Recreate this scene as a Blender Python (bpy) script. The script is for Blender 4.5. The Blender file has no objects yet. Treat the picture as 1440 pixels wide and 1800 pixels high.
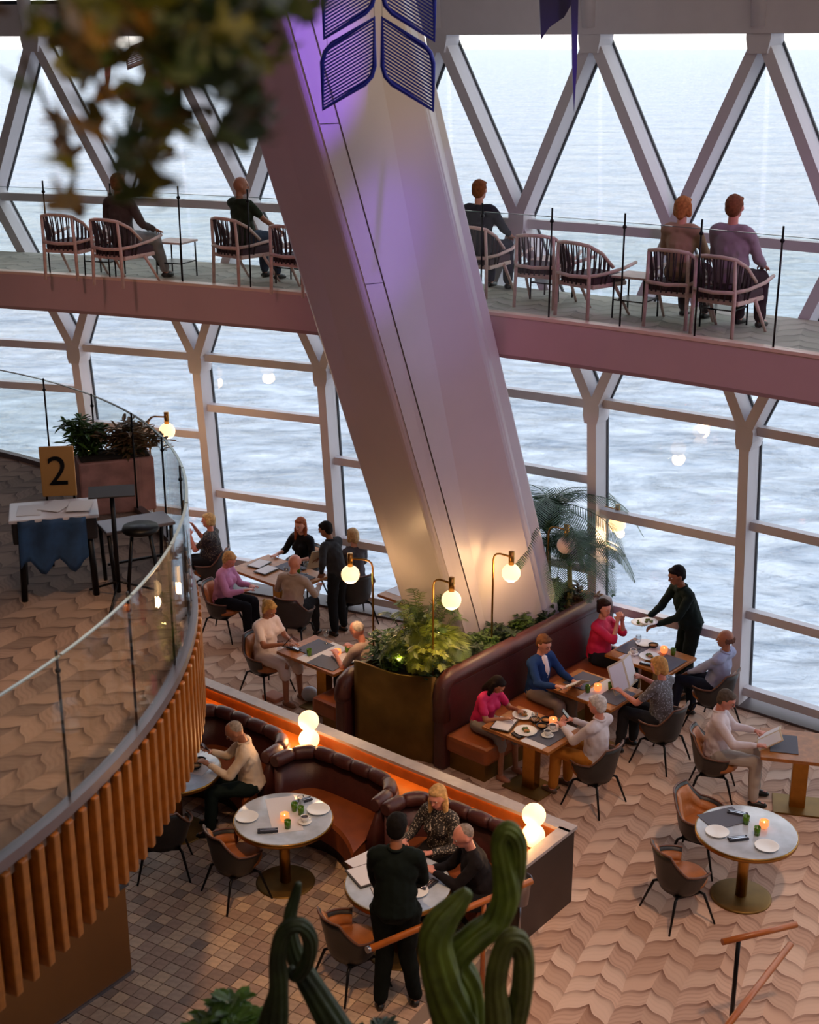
import bpy, bmesh, math, random
from mathutils import Vector, Matrix, noise
random.seed(7)
scene = bpy.context.scene
COL = scene.collection
PI = math.pi
# ---------------------------------------------------------------- camera
FPX, CAMH = 2400.0, 8.0                      # focal length in pixels of the 1440 wide frame, height above restaurant floor
PITCH = math.atan(820.0 / FPX)
cam_data = bpy.data.cameras.new('camera'); cam = bpy.data.objects.new('camera', cam_data); COL.objects.link(cam)
cam.location = (0, 0, CAMH); cam.rotation_euler = (PI/2 - PITCH, 0, 0)
cam_data.sensor_fit = 'HORIZONTAL'; cam_data.sensor_width = 36.0; cam_data.lens = FPX/1440*36
cam_data.clip_start = .1; cam_data.clip_end = 30000
cam_data.dof.use_dof = True; cam_data.dof.focus_distance = 15.5; cam_data.dof.aperture_fstop = 2.6
scene.camera = cam
# ---------------------------------------------------------------- view + world
scene.view_settings.view_transform = 'Standard'; scene.view_settings.look = 'None'
scene.view_settings.exposure = 0.0; scene.view_settings.gamma = 1.0
scene.view_settings.use_curve_mapping = False
def lin(h):
    h = h.lstrip('#'); o = []
    for i in (0, 2, 4):
        v = int(h[i:i+2], 16)/255
        o.append(v/12.92 if v <= .04045 else ((v+.055)/1.055)**2.4)
    return (*o, 1)
world = bpy.data.worlds.new('sky'); scene.world = world; world.use_nodes = True
nt = world.node_tree; nt.nodes.clear()
wo = nt.nodes.new('ShaderNodeOutputWorld'); bg = nt.nodes.new('ShaderNodeBackground')
tc = nt.nodes.new('ShaderNodeTexCoord'); sp = nt.nodes.new('ShaderNodeSeparateXYZ'); cr = nt.nodes.new('ShaderNodeValToRGB')
nt.links.new(tc.outputs['Generated'], sp.inputs[0]); nt.links.new(sp.outputs['Z'], cr.inputs[0])
e = cr.color_ramp.elements
e[0].position = 0.0; e[0].color = (1.0, .93, .86, 1)
e[1].position = 1.0; e[1].color = (.50, .60, .82, 1)
n = e.new(.10); n.color = (.98, .95, .93, 1)
n = e.new(.35); n.color = (.76, .81, .90, 1)
nt.links.new(cr.outputs[0], bg.inputs[0]); bg.inputs[1].default_value = 2.1
nt.links.new(bg.outputs[0], wo.inputs[0])
# low evening sun off to the left, over the sea
def light(kind, name, loc, energy, color, rot=None, target=None, size=1.0, size_y=None, spot=60, blend=.6, radius=.1):
    ld = bpy.data.lights.new(name, kind); ld.energy = energy; ld.color = color
    if kind == 'AREA':
        ld.size = size
        if size_y: ld.shape = 'RECTANGLE'; ld.size_y = size_y
    if kind == 'SPOT': ld.spot_size = math.radians(spot); ld.spot_blend = blend; ld.shadow_soft_size = radius
    if kind == 'POINT': ld.shadow_soft_size = radius
    o = bpy.data.objects.new(name, ld); COL.objects.link(o); o.location = loc
    if target is not None:
        o.rotation_euler = (Vector(target)-Vector(loc)).to_track_quat('-Z', 'Y').to_euler()
    elif rot: o.rotation_euler = rot
    return o
sun = light('SUN', 'evening_sun', (-30, 60, 20), .55, (1.0, .82, .66), target=None)
sun.rotation_euler = Vector((.62, -.75, -.30)).to_track_quat('-Z', 'Y').to_euler(); sun.data.angle = math.radians(12)
# the atrium ceiling's warm area lights
for i, (x, y, e_) in enumerate([(-5, 1, 12), (0, 1.5, 30), (6.5, 3, 95), (3.5, 6.5, 55), (7.5, 8.5, 75)]):
    light('AREA', 'ceiling_light', (x, y, 12.6), e_, (1.0, .74, .60), rot=(0, 0, 0), size=2.2)
light('SPOT', 'stage_spot_violet', (6.3, 7.6, 11.5), 5200, (.26, .06, 1.0), target=(-.92, 13.05, 7.75), spot=9, blend=.7, radius=.1)
light('SPOT', 'stage_spot_violet', (6.0, 7.2, 11.8), 2300, (.32, .12, 1.0), target=(-.42, 13.9, 6.0), spot=8, blend=.9, radius=.1)
light('SPOT', 'stage_spot_purple', (-5.5, 5.0, 11.5), 420, (.70, .10, .50), target=(-.9, 14.0, 6.0), spot=24, blend=.9, radius=.3)
light('SPOT', 'fascia_fill_spot', (-4.0, 6.0, 11.8), 900, (1.0, .52, .50), target=(-3.6, 17.0, 4.9), spot=26, blend=.9, radius=.3)  # added pinkish spot to brighten the left balcony fascia, no real fitting
light('SPOT', 'floor_fill_spot', (-1.0, 6.0, 12.4), 2300, (1.0, .60, .32), target=(-1.6, 10.4, 0), spot=34, blend=.9, radius=.3)  # added warm spot, brightens the tiled booth floor
light('SPOT', 'floor_fill_spot', (3.5, 6.0, 12.4), 1900, (1.0, .64, .42), target=(2.6, 10.8, 0), spot=34, blend=.9, radius=.3)  # added warm spot, brightens the carpet on the right
light('SPOT', 'stage_spot_blue', (4.0, 5.0, 12.0), 1500, (.32, .26, 1.0), target=(.3, 13.8, 6.2), spot=13, blend=.9, radius=.2)
light('SPOT', 'ceiling_spot_amber', (0.0, 7.0, 12.3), 900, (1.0, .70, .30), target=(-.15, 13.2, 8.2), spot=13, blend=.9, radius=.15)
light('SPOT', 'stage_spot_pink', (8.0, 3.5, 11.8), 1500, (.62, .20, .80), target=(3.2, 14.0, 4.9), spot=28, blend=.9, radius=.3)

# ---------------------------------------------------------------- helpers
def at(px, py, z):
    """the point at height z seen at pixel (px, py) of the 1440 x 1800 photograph"""
    c, s = math.cos(PITCH), math.sin(PITCH); u = (px-720)/FPX; v = (900-py)/FPX
    t = (z-CAMH)/(-s+v*c); return Vector((u*t, (c+v*s)*t, z))
def at_y(px, py, y):
    """the point at distance y ahead of the camera seen at pixel (px, py)"""
    c, s = math.cos(PITCH), math.sin(PITCH); u = (px-720)/FPX; v = (900-py)/FPX
    t = y/(c+v*s); return Vector((u*t, y, CAMH+t*(-s+v*c)))
MATS = {}
def mat(name, col, rough=.6, metal=0.0, noise_amt=0.0, noise_scale=8.0, bump=0.0, bump_scale=60.0, emit=None, emit_s=0.0, spec=.5, sheen=0.0, trans=0.0, alpha=1.0, coat=0.0):
    if name in MATS: return MATS[name]
    m = bpy.data.materials.new(name); m.use_nodes = True; t = m.node_tree; b = t.nodes['Principled BSDF']
    col = lin(col) if isinstance(col, str) else (*col[:3], 1)
    b.inputs['Base Color'].default_value = col; b.inputs['Roughness'].default_value = rough; b.inputs['Metallic'].default_value = metal
    b.inputs['Specular IOR Level'].default_value = spec; b.inputs['Transmission Weight'].default_value = trans; b.inputs['Alpha'].default_value = alpha
    b.inputs['Coat Weight'].default_value = coat; b.inputs['Sheen Weight'].default_value = sheen
    if emit: b.inputs['Emission Color'].default_value = lin(emit) if isinstance(emit, str) else (*emit[:3], 1); b.inputs['Emission Strength'].default_value = emit_s
    tcn = t.nodes.new('ShaderNodeTexCoord')
    if noise_amt > 0:
        nz = t.nodes.new('ShaderNodeTexNoise'); nz.inputs['Scale'].default_value = noise_scale; nz.inputs['Detail'].default_value = 4
        t.links.new(tcn.outputs['Object'], nz.inputs['Vector'])
        mx = t.nodes.new('ShaderNodeMix'); mx.data_type = 'RGBA'
        mx.inputs[6].default_value = tuple(c*(1-noise_amt) for c in col[:3])+(1,)
        mx.inputs[7].default_value = tuple(min(1, c*(1+noise_amt)) for c in col[:3])+(1,)
        rp = t.nodes.new('ShaderNodeValToRGB'); rp.color_ramp.elements[0].position = .35; rp.color_ramp.elements[1].position = .65
        t.links.new(nz.outputs[0], rp.inputs[0]); t.links.new(rp.outputs[0], mx.inputs[0]); t.links.new(mx.outputs[2], b.inputs['Base Color'])
    if bump > 0:
        nb = t.nodes.new('ShaderNodeTexNoise'); nb.inputs['Scale'].default_value = bump_scale; nb.inputs['Detail'].default_value = 3
        t.links.new(tcn.outputs['Object'], nb.inputs['Vector'])
        bp = t.nodes.new('ShaderNodeBump'); bp.inputs['Strength'].default_value = bump; bp.inputs['Distance'].default_value = .01
        t.links.new(nb.outputs[0], bp.inputs['Height']); t.links.new(bp.outputs[0], b.inputs['Normal'])
    MATS[name] = m; return m
def V(*a): return Vector(a)
class MB:
    """collects shapes and links them as ONE mesh object"""
    def __init__(s): s.v = []; s.f = []; s.sm = []
    def add(s, vs, fs, smooth=False):
        o = len(s.v); s.v += [tuple(v) for v in vs]; s.f += [tuple(i+o for i in f) for f in fs]; s.sm += [smooth]*len(fs); return s
    def box(s, c, d, rz=0, M=None, bev=0.0):
        hx, hy, hz = d[0]/2, d[1]/2, d[2]/2
        if bev > 0:
            b = min(bev, hx*.9, hy*.9, hz*.9); vs = []; 
            bm = bmesh.new(); bmesh.ops.create_cube(bm, size=1)
            for v in bm.verts: v.co = Vector((v.co.x*d[0], v.co.y*d[1], v.co.z*d[2]))
            bmesh.ops.bevel(bm, geom=bm.edges[:], offset=b, segments=2, affect='EDGES', profile=.6)
            bm.verts.index_update(); vs = [v.co.copy() for v in bm.verts]; fs = [[v.index for v in f.verts] for f in bm.faces]; bm.free()
        else:
            vs = [Vector((x, y, z)) for x in (-hx, hx) for y in (-hy, hy) for z in (-hz, hz)]
            fs = [(0, 1, 3, 2), (4, 6, 7, 5), (0, 4, 5, 1), (2, 3, 7, 6), (0, 2, 6, 4), (1, 5, 7, 3)]
        R = Matrix.Rotation(rz, 4, 'Z'); T = Matrix.Translation(Vector(c)) @ R
        if M is not None: T = M @ T
        return s.add([T @ v for v in vs], fs)
    def beam(s, p0, p1, w, h, up=(0, 0, 1)):
        """box section beam from p0 to p1; w across, h along `up`"""
        p0, p1 = Vector(p0), Vector(p1); d = (p1-p0).normalized(); u = Vector(up); a = d.cross(u).normalized(); u = a.cross(d).normalized()
        vs = [p+a*sa*w/2+u*su*h/2 for p in (p0, p1) for sa in (-1, 1) for su in (-1, 1)]
        return s.add(vs, [(0, 1, 3, 2), (4, 6, 7, 5), (0, 4, 5, 1), (2, 3, 7, 6), (0, 2, 6, 4), (1, 5, 7, 3)])
    def tube(s, pts, r, n=8, cap=True, closed=False, squash=None):
        pts = [Vector(p) for p in pts]; k = len(pts); rr = r if isinstance(r, (list, tuple)) else [r]*k
        d0 = (pts[1]-pts[0]).normalized(); ref = Vector((0, 0, 1)) if abs(d0.z) < .9 else Vector((1, 0, 0))
        a = d0.cross(ref).normalized(); vs = []
        for i, p in enumerate(pts):
            if closed: d = (pts[(i+1) % k]-pts[i-1]).normalized()
            else: d = (pts[min(i+1, k-1)]-pts[max(i-1, 0)]).normalized()
            a = (a-d*a.dot(d)); a = a.normalized() if a.length > 1e-6 else d.orthogonal().normalized(); b = d.cross(a)
            for j in range(n):
                t = 2*PI*j/n; vs.append(p+(a*math.cos(t)+b*math.sin(t)*(squash or 1))*rr[i])
        fs = []
        for i in range(k if closed else k-1):
            i2 = (i+1) % k
            for j in range(n): fs.append((i*n+j, i*n+(j+1) % n, i2*n+(j+1) % n, i2*n+j))
        s.add(vs, fs, True)
        if cap and not closed:
            o = len(s.v)-len(vs); s.f.append(tuple(o+j for j in reversed(range(n)))); s.f.append(tuple(o+(k-1)*n+j for j in range(n))); s.sm += [False, False]
        return s
    def lathe(s, prof, n=20, c=(0, 0, 0), smooth=True):
        vs = [Vector(c)+Vector((r*math.cos(2*PI*j/n), r*math.sin(2*PI*j/n), z)) for r, z in prof for j in range(n)]; fs = []
        for i in range(len(prof)-1):
            for j in range(n): fs.append((i*n+j, i*n+(j+1) % n, (i+1)*n+(j+1) % n, (i+1)*n+j))
        s.add(vs, fs, smooth); o = len(s.v)-len(vs)
        if prof[0][0] > 1e-5: s.f.append(tuple(o+j for j in reversed(range(n)))); s.sm.append(False)
        if prof[-1][0] > 1e-5: s.f.append(tuple(o+(len(prof)-1)*n+j for j in range(n))); s.sm.append(False)
        return s
    def sphere(s, c, r, n=12, m=8, sc=(1, 1, 1), R=None):
        vs = []; fs = []
        for i in range(m+1):
            th = PI*i/m
            for j in range(n):
                ph = 2*PI*j/n; q = Vector((r*sc[0]*math.sin(th)*math.cos(ph), r*sc[1]*math.sin(th)*math.sin(ph), -r*sc[2]*math.cos(th)))
                if R is not None: q = R @ q
                vs.append(Vector(c)+q)
        for i in range(m):
            for j in range(n): fs.append((i*n+j, i*n+(j+1) % n, (i+1)*n+(j+1) % n, (i+1)*n+j))
        return s.add(vs, fs, True)
    def prism(s, poly, z0, z1, M=None):
        n = len(poly); vs = [Vector((p[0], p[1], z0)) for p in poly]+[Vector((p[0], p[1], z1)) for p in poly]
        if M is not None: vs = [M @ v for v in vs]
        fs = [tuple(reversed(range(n))), tuple(range(n, 2*n))]+[(i, (i+1) % n, n+(i+1) % n, n+i) for i in range(n)]
        return s.add(vs, fs)
    def arc_slab(s, C, r0, r1, z0, z1, a0, a1, n=24, lean=0.0, smooth=False):
        """annular sector; angles from +Y clockwise; lean shifts radius inward per metre of height"""
        vs = []
        for i in range(n+1):
            a = a0+(a1-a0)*i/n
            for r, z in ((r0, z0), (r1, z0), (r1, z1), (r0, z1)):
                rr = r-lean*(z-3.65); vs.append(Vector((C[0]+rr*math.sin(a), C[1]+rr*math.cos(a), z)))
        fs = []
        for i in range(n):
            b = i*4
            for j in range(4): fs.append((b+j, b+(j+1) % 4, b+4+(j+1) % 4, b+4+j))
        fs += [(3, 2, 1, 0), (n*4, n*4+1, n*4+2, n*4+3)]
        return s.add(vs, fs, smooth)
    def mesh(s, name, m=None):
        me = bpy.data.meshes.new(name); me.from_pydata(s.v, [], s.f); me.validate()
        if len(me.polygons) == len(s.sm): me.polygons.foreach_set('use_smooth', s.sm)
        bm = bmesh.new(); bm.from_mesh(me); bmesh.ops.recalc_face_normals(bm, faces=bm.faces); bm.to_mesh(me); bm.free()
        if m: me.materials.append(m)
        me.update(); return me
    def build(s, name, m, parent=None, loc=None, rot=None):
        return link(name, s.mesh(name, m), parent, loc, rot)
def link(name, me, parent=None, loc=None, rot=None):
    o = bpy.data.objects.new(name, me); COL.objects.link(o)
    if parent is not None: o.parent = parent
    if loc is not None: o.location = loc
    if rot is not None: o.rotation_euler = rot
    return o
def tag(o, label=None, cat=None, group=None, kind=None):
    if label: o['label'] = label
    if cat: o['category'] = cat
    if group: o['group'] = group
    if kind: o['kind'] = kind
    return o
def thing(name, label, cat, loc=(0, 0, 0), rz=0, group=None, rot=None):
    o = bpy.data.objects.new(name, None); COL.objects.link(o); o.empty_display_size = .2
    o.location = loc; o.rotation_euler = rot if rot else (0, 0, rz); return tag(o, label, cat, group)
def struct(name, loc=(0, 0, 0)):
    o = bpy.data.objects.new(name, None); COL.objects.link(o); o.location = loc; o['kind'] = 'structure'; return o
def kids(o): return [c for c in bpy.data.objects if c.parent == o]
KID = {}
def dup(root, loc, rz, label, group=None):
    if root.name not in KID: KID[root.name] = [(c, kids(c)) for c in kids(root)]
    r = root.copy(); COL.objects.link(r); r.location = loc; r.rotation_euler = (0, 0, rz); r['label'] = label
    if group: r['group'] = group
    for ch, gs in KID[root.name]:
        c = ch.copy(); COL.objects.link(c); c.parent = r
        for g in gs: d = g.copy(); COL.objects.link(d); d.parent = c
    return r
# ---------------------------------------------------------------- materials
M_WHITE = mat('painted_steel_white', '#cfc9cc', .45, noise_amt=.03, noise_scale=3)
M_GASKET = mat('black_gasket', '#0d1420', .5)
M_PILLAR = mat('pillar_paint', '#bfb7b5', .38, noise_amt=.03, noise_scale=1.2)
M_SEAM = mat('seam_shadow_gap', '#5b5560', .8)
M_FASCIA = mat('balcony_fascia_paint', '#c6a6a2', .4, noise_amt=.03, noise_scale=2)
M_BRASS = mat('aged_brass', '#a87a3a', .32, 1.0, noise_amt=.1, noise_scale=12)
M_BRASSP = mat('brushed_bronze_panel', '#7a5c2c', .48, .75, noise_amt=.12, noise_scale=5)
M_STEEL = mat('brushed_steel', '#9a9aa2', .3, 1.0)
M_LEATH = mat('oxblood_leather', '#4a2420', .38, noise_amt=.12, noise_scale=9, bump=.25, bump_scale=120)
M_TANL = mat('tan_leather', '#a86430', .42, noise_amt=.15, noise_scale=8, bump=.2, bump_scale=120)
M_DARKL = mat('charcoal_leather', '#2a2624', .42, noise_amt=.15, noise_scale=10, bump=.2, bump_scale=120)
M_BLACK = mat('black_metal', '#151315', .4, .6)
M_OAK = mat('honey_oak', '#a5662c', .42, noise_amt=.18, noise_scale=14)
M_WOODS = mat('oiled_slat_wood', '#9c5c20', .45, noise_amt=.2, noise_scale=11)
M_STONE = mat('pale_stone_cap', '#a79c9a', .4, noise_amt=.08, noise_scale=10)
def glass_mat(name, tint=(1, 1, 1), refl=1.0):
    m = bpy.data.materials.new(name); m.use_nodes = True; t = m.node_tree; t.nodes.clear(); N = t.nodes.new; L = t.links.new
    o = N('ShaderNodeOutputMaterial'); mx = N('ShaderNodeMixShader'); tr = N('ShaderNodeBsdfTransparent'); gl = N('ShaderNodeBsdfGlossy')
    tr.inputs[0].default_value = (*tint, 1); gl.inputs['Roughness'].default_value = .01
    ge = N('ShaderNodeNewGeometry'); dt = N('ShaderNodeVectorMath'); dt.operation = 'DOT_PRODUCT'; L(ge.outputs['Normal'], dt.inputs[0]); L(ge.outputs['Incoming'], dt.inputs[1])
    def mth(op, a, b=None):
        x = N('ShaderNodeMath'); x.operation = op; x.use_clamp = op != 'POWER'
        for i, q in enumerate((a, b)):
            if q is None: continue
            if isinstance(q, (int, float)): x.inputs[i].default_value = q
            else: L(q, x.inputs[i])
        return x.outputs[0]
    ab = mth('ABSOLUTE', dt.outputs['Value']); sch = mth('ADD', mth('MULTIPLY', mth('POWER', mth('SUBTRACT', 1.0, ab), 5.0), .96*refl), .04*refl)
    L(sch, mx.inputs[0]); L(tr.outputs[0], mx.inputs[1]); L(gl.outputs[0], mx.inputs[2]); L(mx.outputs[0], o.inputs[0])
    MATS[name] = m; return m
M_GLASS = glass_mat('window_glass', (.97, .985, .98), .9)
M_RAILG = glass_mat('railing_glass', (.955, .975, .962), .75)
M_EDGE = mat('glass_edge_green', '#55706a', .15, spec=.8)
# sea
def sea_material():
    m = bpy.data.materials.new('sea_water'); m.use_nodes = True; t = m.node_tree; b = t.nodes['Principled BSDF']; N = t.nodes.new; L = t.links.new
    tcn = N('ShaderNodeTexCoord')
    mp = N('ShaderNodeMapping'); mp.inputs['Scale'].default_value = (1, 1.9, 1); mp.inputs['Rotation'].default_value = (0, 0, .12); L(tcn.outputs['Object'], mp.inputs[0])
    def nz(scale, det, dist=0.0, rough=.55):
        x = N('ShaderNodeTexNoise'); x.inputs['Scale'].default_value = scale; x.inputs['Detail'].default_value = det; x.inputs['Distortion'].default_value = dist; x.inputs['Roughness'].default_value = rough; L(mp.outputs[0], x.inputs['Vector']); return x
    swell = nz(.045, 5, .4); chop = nz(.42, 7, .6, .62); foam = nz(.11, 10, 1.6, .68)
    # distance from the ship's side rules how much wake foam lies on the water
    sx = N('ShaderNodeSeparateXYZ'); L(tcn.outputs['Object'], sx.inputs[0])
    cx = N('ShaderNodeMath'); cx.operation = 'MULTIPLY'; cx.inputs[1].default_value = -.75; L(sx.outputs[0], cx.inputs[0])
    ad = N('ShaderNodeMath'); ad.operation = 'ADD'; L(sx.outputs[1], ad.inputs[0]); L(cx.outputs[0], ad.inputs[1])
    mr = N('ShaderNodeMapRange'); mr.inputs[1].default_value = 25; mr.inputs[2].default_value = 120; mr.inputs[3].default_value = .10; mr.inputs[4].default_value = -.05; L(ad.outputs[0], mr.inputs[0])
    fa = N('ShaderNodeMath'); fa.operation = 'ADD'; L(foam.outputs[0], fa.inputs[0]); L(mr.outputs[0], fa.inputs[1])
    fr = N('ShaderNodeValToRGB'); fr.color_ramp.elements[0].position = .47; fr.color_ramp.elements[1].position = .66; L(fa.outputs[0], fr.inputs[0])
    wc = N('ShaderNodeValToRGB'); el = wc.color_ramp.elements; el[0].position = .3; el[0].color = lin('#7d92a8'); el[1].position = .7; el[1].color = lin('#c2ced9'); L(chop.outputs[0], wc.inputs[0])
    mx = N('ShaderNodeMix'); mx.data_type = 'RGBA'; L(fr.outputs[0], mx.inputs[0]); L(wc.outputs[0], mx.inputs[6]); mx.inputs[7].default_value = lin('#eef2f5'); L(mx.outputs[2], b.inputs['Base Color'])
    rr = N('ShaderNodeMapRange'); rr.inputs[3].default_value = .22; rr.inputs[4].default_value = .8; L(fr.outputs[0], rr.inputs[0]); L(rr.outputs[0], b.inputs['Roughness'])
    b1 = N('ShaderNodeBump'); b1.inputs['Strength'].default_value = 1; b1.inputs['Distance'].default_value = 6.5; L(swell.outputs[0], b1.inputs['Height'])
    b2 = N('ShaderNodeBump'); b2.inputs['Strength'].default_value = 1; b2.inputs['Distance'].default_value = 1.0; L(chop.outputs[0], b2.inputs['Height']); L(b1.outputs[0], b2.inputs['Normal'])
    b3 = N('ShaderNodeBump'); b3.inputs['Strength'].default_value = .6; b3.inputs['Distance'].default_value = .8; L(fa.outputs[0], b3.inputs['Height']); L(b2.outputs[0], b3.inputs['Normal'])
    L(b3.outputs[0], b.inputs['Normal']); return m
def leaf_material(name, cols, ang, pair=.50, h=.26, dark='#6a4030', offset=(0, 0), rough=.85):
    """woven carpet with interlocking leaf shapes in columns"""
    m = bpy.data.materials.new(name); m.use_nodes = True; t = m.node_tree; b = t.nodes['Principled BSDF']; N = t.nodes.new; L = t.links.new
    def math_(op, a, bb=None, clamp=False):
        x = N('ShaderNodeMath'); x.operation = op; x.use_clamp = clamp
        for i, q in enumerate((a, bb)):
            if q is None: continue
            if isinstance(q, (int, float)): x.inputs[i].default_value = q
            else: L(q, x.inputs[i])
        return x.outputs[0]
    tcn = N('ShaderNodeTexCoord'); mp = N('ShaderNodeMapping'); mp.inputs['Rotation'].default_value = (0, 0, ang); mp.inputs['Location'].default_value = (*offset, 0); L(tcn.outputs['Object'], mp.inputs[0])
    wn = N('ShaderNodeTexNoise'); wn.inputs['Scale'].default_value = 1.1; wn.inputs['Detail'].default_value = 2; L(mp.outputs[0], wn.inputs['Vector'])
    sx = N('ShaderNodeSeparateXYZ'); L(mp.outputs[0], sx.inputs[0])
    w2 = math_('MULTIPLY', math_('SUBTRACT', wn.outputs[0], .5), .12)
    s_ = math_('DIVIDE', math_('ADD', sx.outputs[0], w2), pair); fr = math_('FRACT', s_)
    tri = math_('MULTIPLY', math_('ABSOLUTE', math_('SUBTRACT', fr, .5)), 2.0)      # 0 at the middle of a pair, 1 at its rims
    # S curve of each leaf
    sc = math_('ADD', math_('MULTIPLY', tri, .80), math_('MULTIPLY', math_('SINE', math_('MULTIPLY', tri, 2*PI)), .085))
    ph = math_('ADD', math_('DIVIDE', math_('ADD', sx.outputs[1], math_('MULTIPLY', w2, 2.0)), h), sc)
    cell = math_('FLOOR', ph); g = math_('FRACT', ph)
    side = math_('FLOOR', math_('MULTIPLY', s_, 2.0))
    cv = N('ShaderNodeCombineXYZ'); L(cell, cv.inputs[0]); L(side, cv.inputs[1])
    wh = N('ShaderNodeTexWhiteNoise'); L(cv.outputs[0], wh.inputs['Vector'])
    rp = N('ShaderNodeValToRGB'); E_ = rp.color_ramp.elements; E_[0].position = 0; E_[0].color = lin(cols[0]); E_[1].position = 1; E_[1].color = lin(cols[-1])
    for i, cc in enumerate(cols[1:-1]): q = E_.new((i+1)/(len(cols)-1)); q.color = lin(cc)
    L(wh.outputs['Value'], rp.inputs[0])
    # dark rim at the lower edge of each leaf, finer veins across it
    rim = math_('POWER', g, 5.0); pt = math_('POWER', math_('SUBTRACT', 1.0, tri), 2.0)
    dk = math_('MULTIPLY', rim, math_('ADD', math_('MULTIPLY', pt, .6), .5), True)
    vein = math_('POWER', math_('ABSOLUTE', math_('SINE', math_('MULTIPLY', ph, PI*4))), 6.0)
    dk2 = math_('ADD', dk, math_('MULTIPLY', math_('MULTIPLY', vein, wh.outputs['Value']), .22), True)
    big = N('ShaderNodeTexNoise'); big.inputs['Scale'].default_value = .8; L(mp.outputs[0], big.inputs['Vector'])
    mx = N('ShaderNodeMix'); mx.data_type = 'RGBA'; L(dk2, mx.inputs[0]); L(rp.outputs[0], mx.inputs[6]); mx.inputs[7].default_value = lin(dark); L(mx.outputs[2], b.inputs['Base Color'])
    b.inputs['Roughness'].default_value = rough; b.inputs['Specular IOR Level'].default_value = .25
    nb = N('ShaderNodeTexNoise'); nb.inputs['Scale'].default_value = 220; L(mp.outputs[0], nb.inputs['Vector'])
    bp = N('ShaderNodeBump'); bp.inputs['Strength'].default_value = .3; bp.inputs['Distance'].default_value = .006; L(nb.outputs[0], bp.inputs['Height']); L(bp.outputs[0], b.inputs['Normal'])
    return m
M_SEA = sea_material()
M_CARPET = leaf_material('leaf_carpet', ['#cfa78e', '#e0bfa8', '#b48c74', '#d6b098', '#c09a84'], .42, .48, .25)
M_CARPET2 = leaf_material('leaf_carpet_mezzanine', ['#8d7668', '#a08676', '#77645a', '#957c6e'], .5, .42, .22, '#3a2a26')
M_CARPET3 = leaf_material('balcony_carpet', ['#bab6a8', '#c8c3b2', '#a8a698'], .3, .5, .3, '#85857a')

# ---------------------------------------------------------------- sea
sea = MB(); S = 9000; Ns = 2
sea.add([(-S, -S, 0), (S, -S, 0), (S, S, 0), (-S, S, 0)], [(0, 1, 2, 3)])
so = sea.build('sea', M_SEA, loc=(0, 0, -12)); tag(so, 'pale grey blue sea with white wake foam outside the windows', 'sea', kind='stuff')

# ---------------------------------------------------------------- ship shell
FC = (-13.33, -7.04); RF = 28.33; RB = 26.58; A0 = .298; DA = .0714; LEAN = .10; ZB = 5.15
def ring(a, r, z, lean=LEAN): rr = r-lean*(z-3.65); return Vector((FC[0]+rr*math.sin(a), FC[1]+rr*math.cos(a), z))
def rad(a): return Vector((math.sin(a), math.cos(a), 0))
def tan(a): return Vector((math.cos(a), -math.sin(a), 0))
# wall direction frames
WU = Vector((.778, -.628, 0)); WN = Vector((-.628, -.778, 0))       # along the booth wall, and from it towards the booths
WL = at(365, 1205, .85); WL.z = 0; WR = at(985, 1455, .85); WR.z = 0
floor = struct('floor')
mb = MB(); poly = [(-8.1, -6), (13, -6)]+[tuple(ring(a, RF+.35, 0)[:2]) for a in [A0+DA*(9-k*.5) for k in range(0, 30)]]
poly = [(max(-8.1, p[0]), p[1]) for p in poly if p[0] > -9.5 and p[0] < 13.5]
mb.prism(poly, -.3, 0); mb.build('carpet', M_CARPET, floor)
# tiles of the booth area
TS = .136; tiles = []
TUe = WU; TN = WN
M_TILES = [mat('glazed_floor_tile_%s' % nm, c, .5, noise_amt=.10, noise_scale=20) for nm, c in zip(('sand', 'clay', 'umber', 'dust'), ('#c9aa8c', '#a88a76', '#8a7466', '#b49a84'))]
mb = MB(); Mt = Matrix.Translation(Vector((WL.x, WL.y, 0))) @ Matrix(((WU.x, WN.x, 0, 0), (WU.y, WN.y, 0, 0), (0, 0, 1, 0), (0, 0, 0, 1)))
mb.add([Mt @ Vector(p) for p in [(-1.2, .06, .004), (5.0, .06, .004), (5.0, 7.2, .004), (-1.2, 7.2, .004), (-1.2, .06, -.001), (5.0, .06, -.001), (5.0, 7.2, -.001), (-1.2, 7.2, -.001)]], [(0, 1, 2, 3), (4, 7, 6, 5), (0, 4, 5, 1), (1, 5, 6, 2), (2, 6, 7, 3), (3, 7, 4, 0)])
mb.build('grout_bed', mat('grout', '#7c6a5e', .9), floor)
def project(p):
    c, s = math.cos(PITCH), math.sin(PITCH); d = p.y*c-(p.z-CAMH)*s; u = p.y*s+(p.z-CAMH)*c
    return (720+FPX*p.x/d, 900-FPX*u/d, d)
cand = []
TA_ = Vector((math.cos(math.radians(-30)), math.sin(math.radians(-30)), 0)); TB_ = Vector((-math.cos(math.radians(60)), -math.sin(math.radians(60)), 0)); TO = Vector((WL.x, WL.y, 0))
for i in range(-20, 60):
    for j in range(-14, 60):
        p = TO+TA_*((i+.5)*TS)+TB_*((j+.5)*TS); dlt = p-Vector((WL.x, WL.y, 0)); ss_, nn_ = dlt.dot(WU), dlt.dot(WN)
        if not (-1.1 < ss_ < 4.9 and .17 < nn_ < 7.0): continue
        q = project(p)
        vis = 225 < q[0] < 860 and 1330 < q[1] < 1815
        cand.append((p, vis, q[1]))
vis = sorted([c for c in cand if c[1]], key=lambda c: -c[2])
tm = []
for m in M_TILES: tm.append(MB().box((0, 0, .0065), (TS-.010, TS-.010, .009)).mesh('tile', m))
ang = math.radians(-30)
wts = [0, 1, 1, 3, 0, 2, 3, 1]
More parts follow.
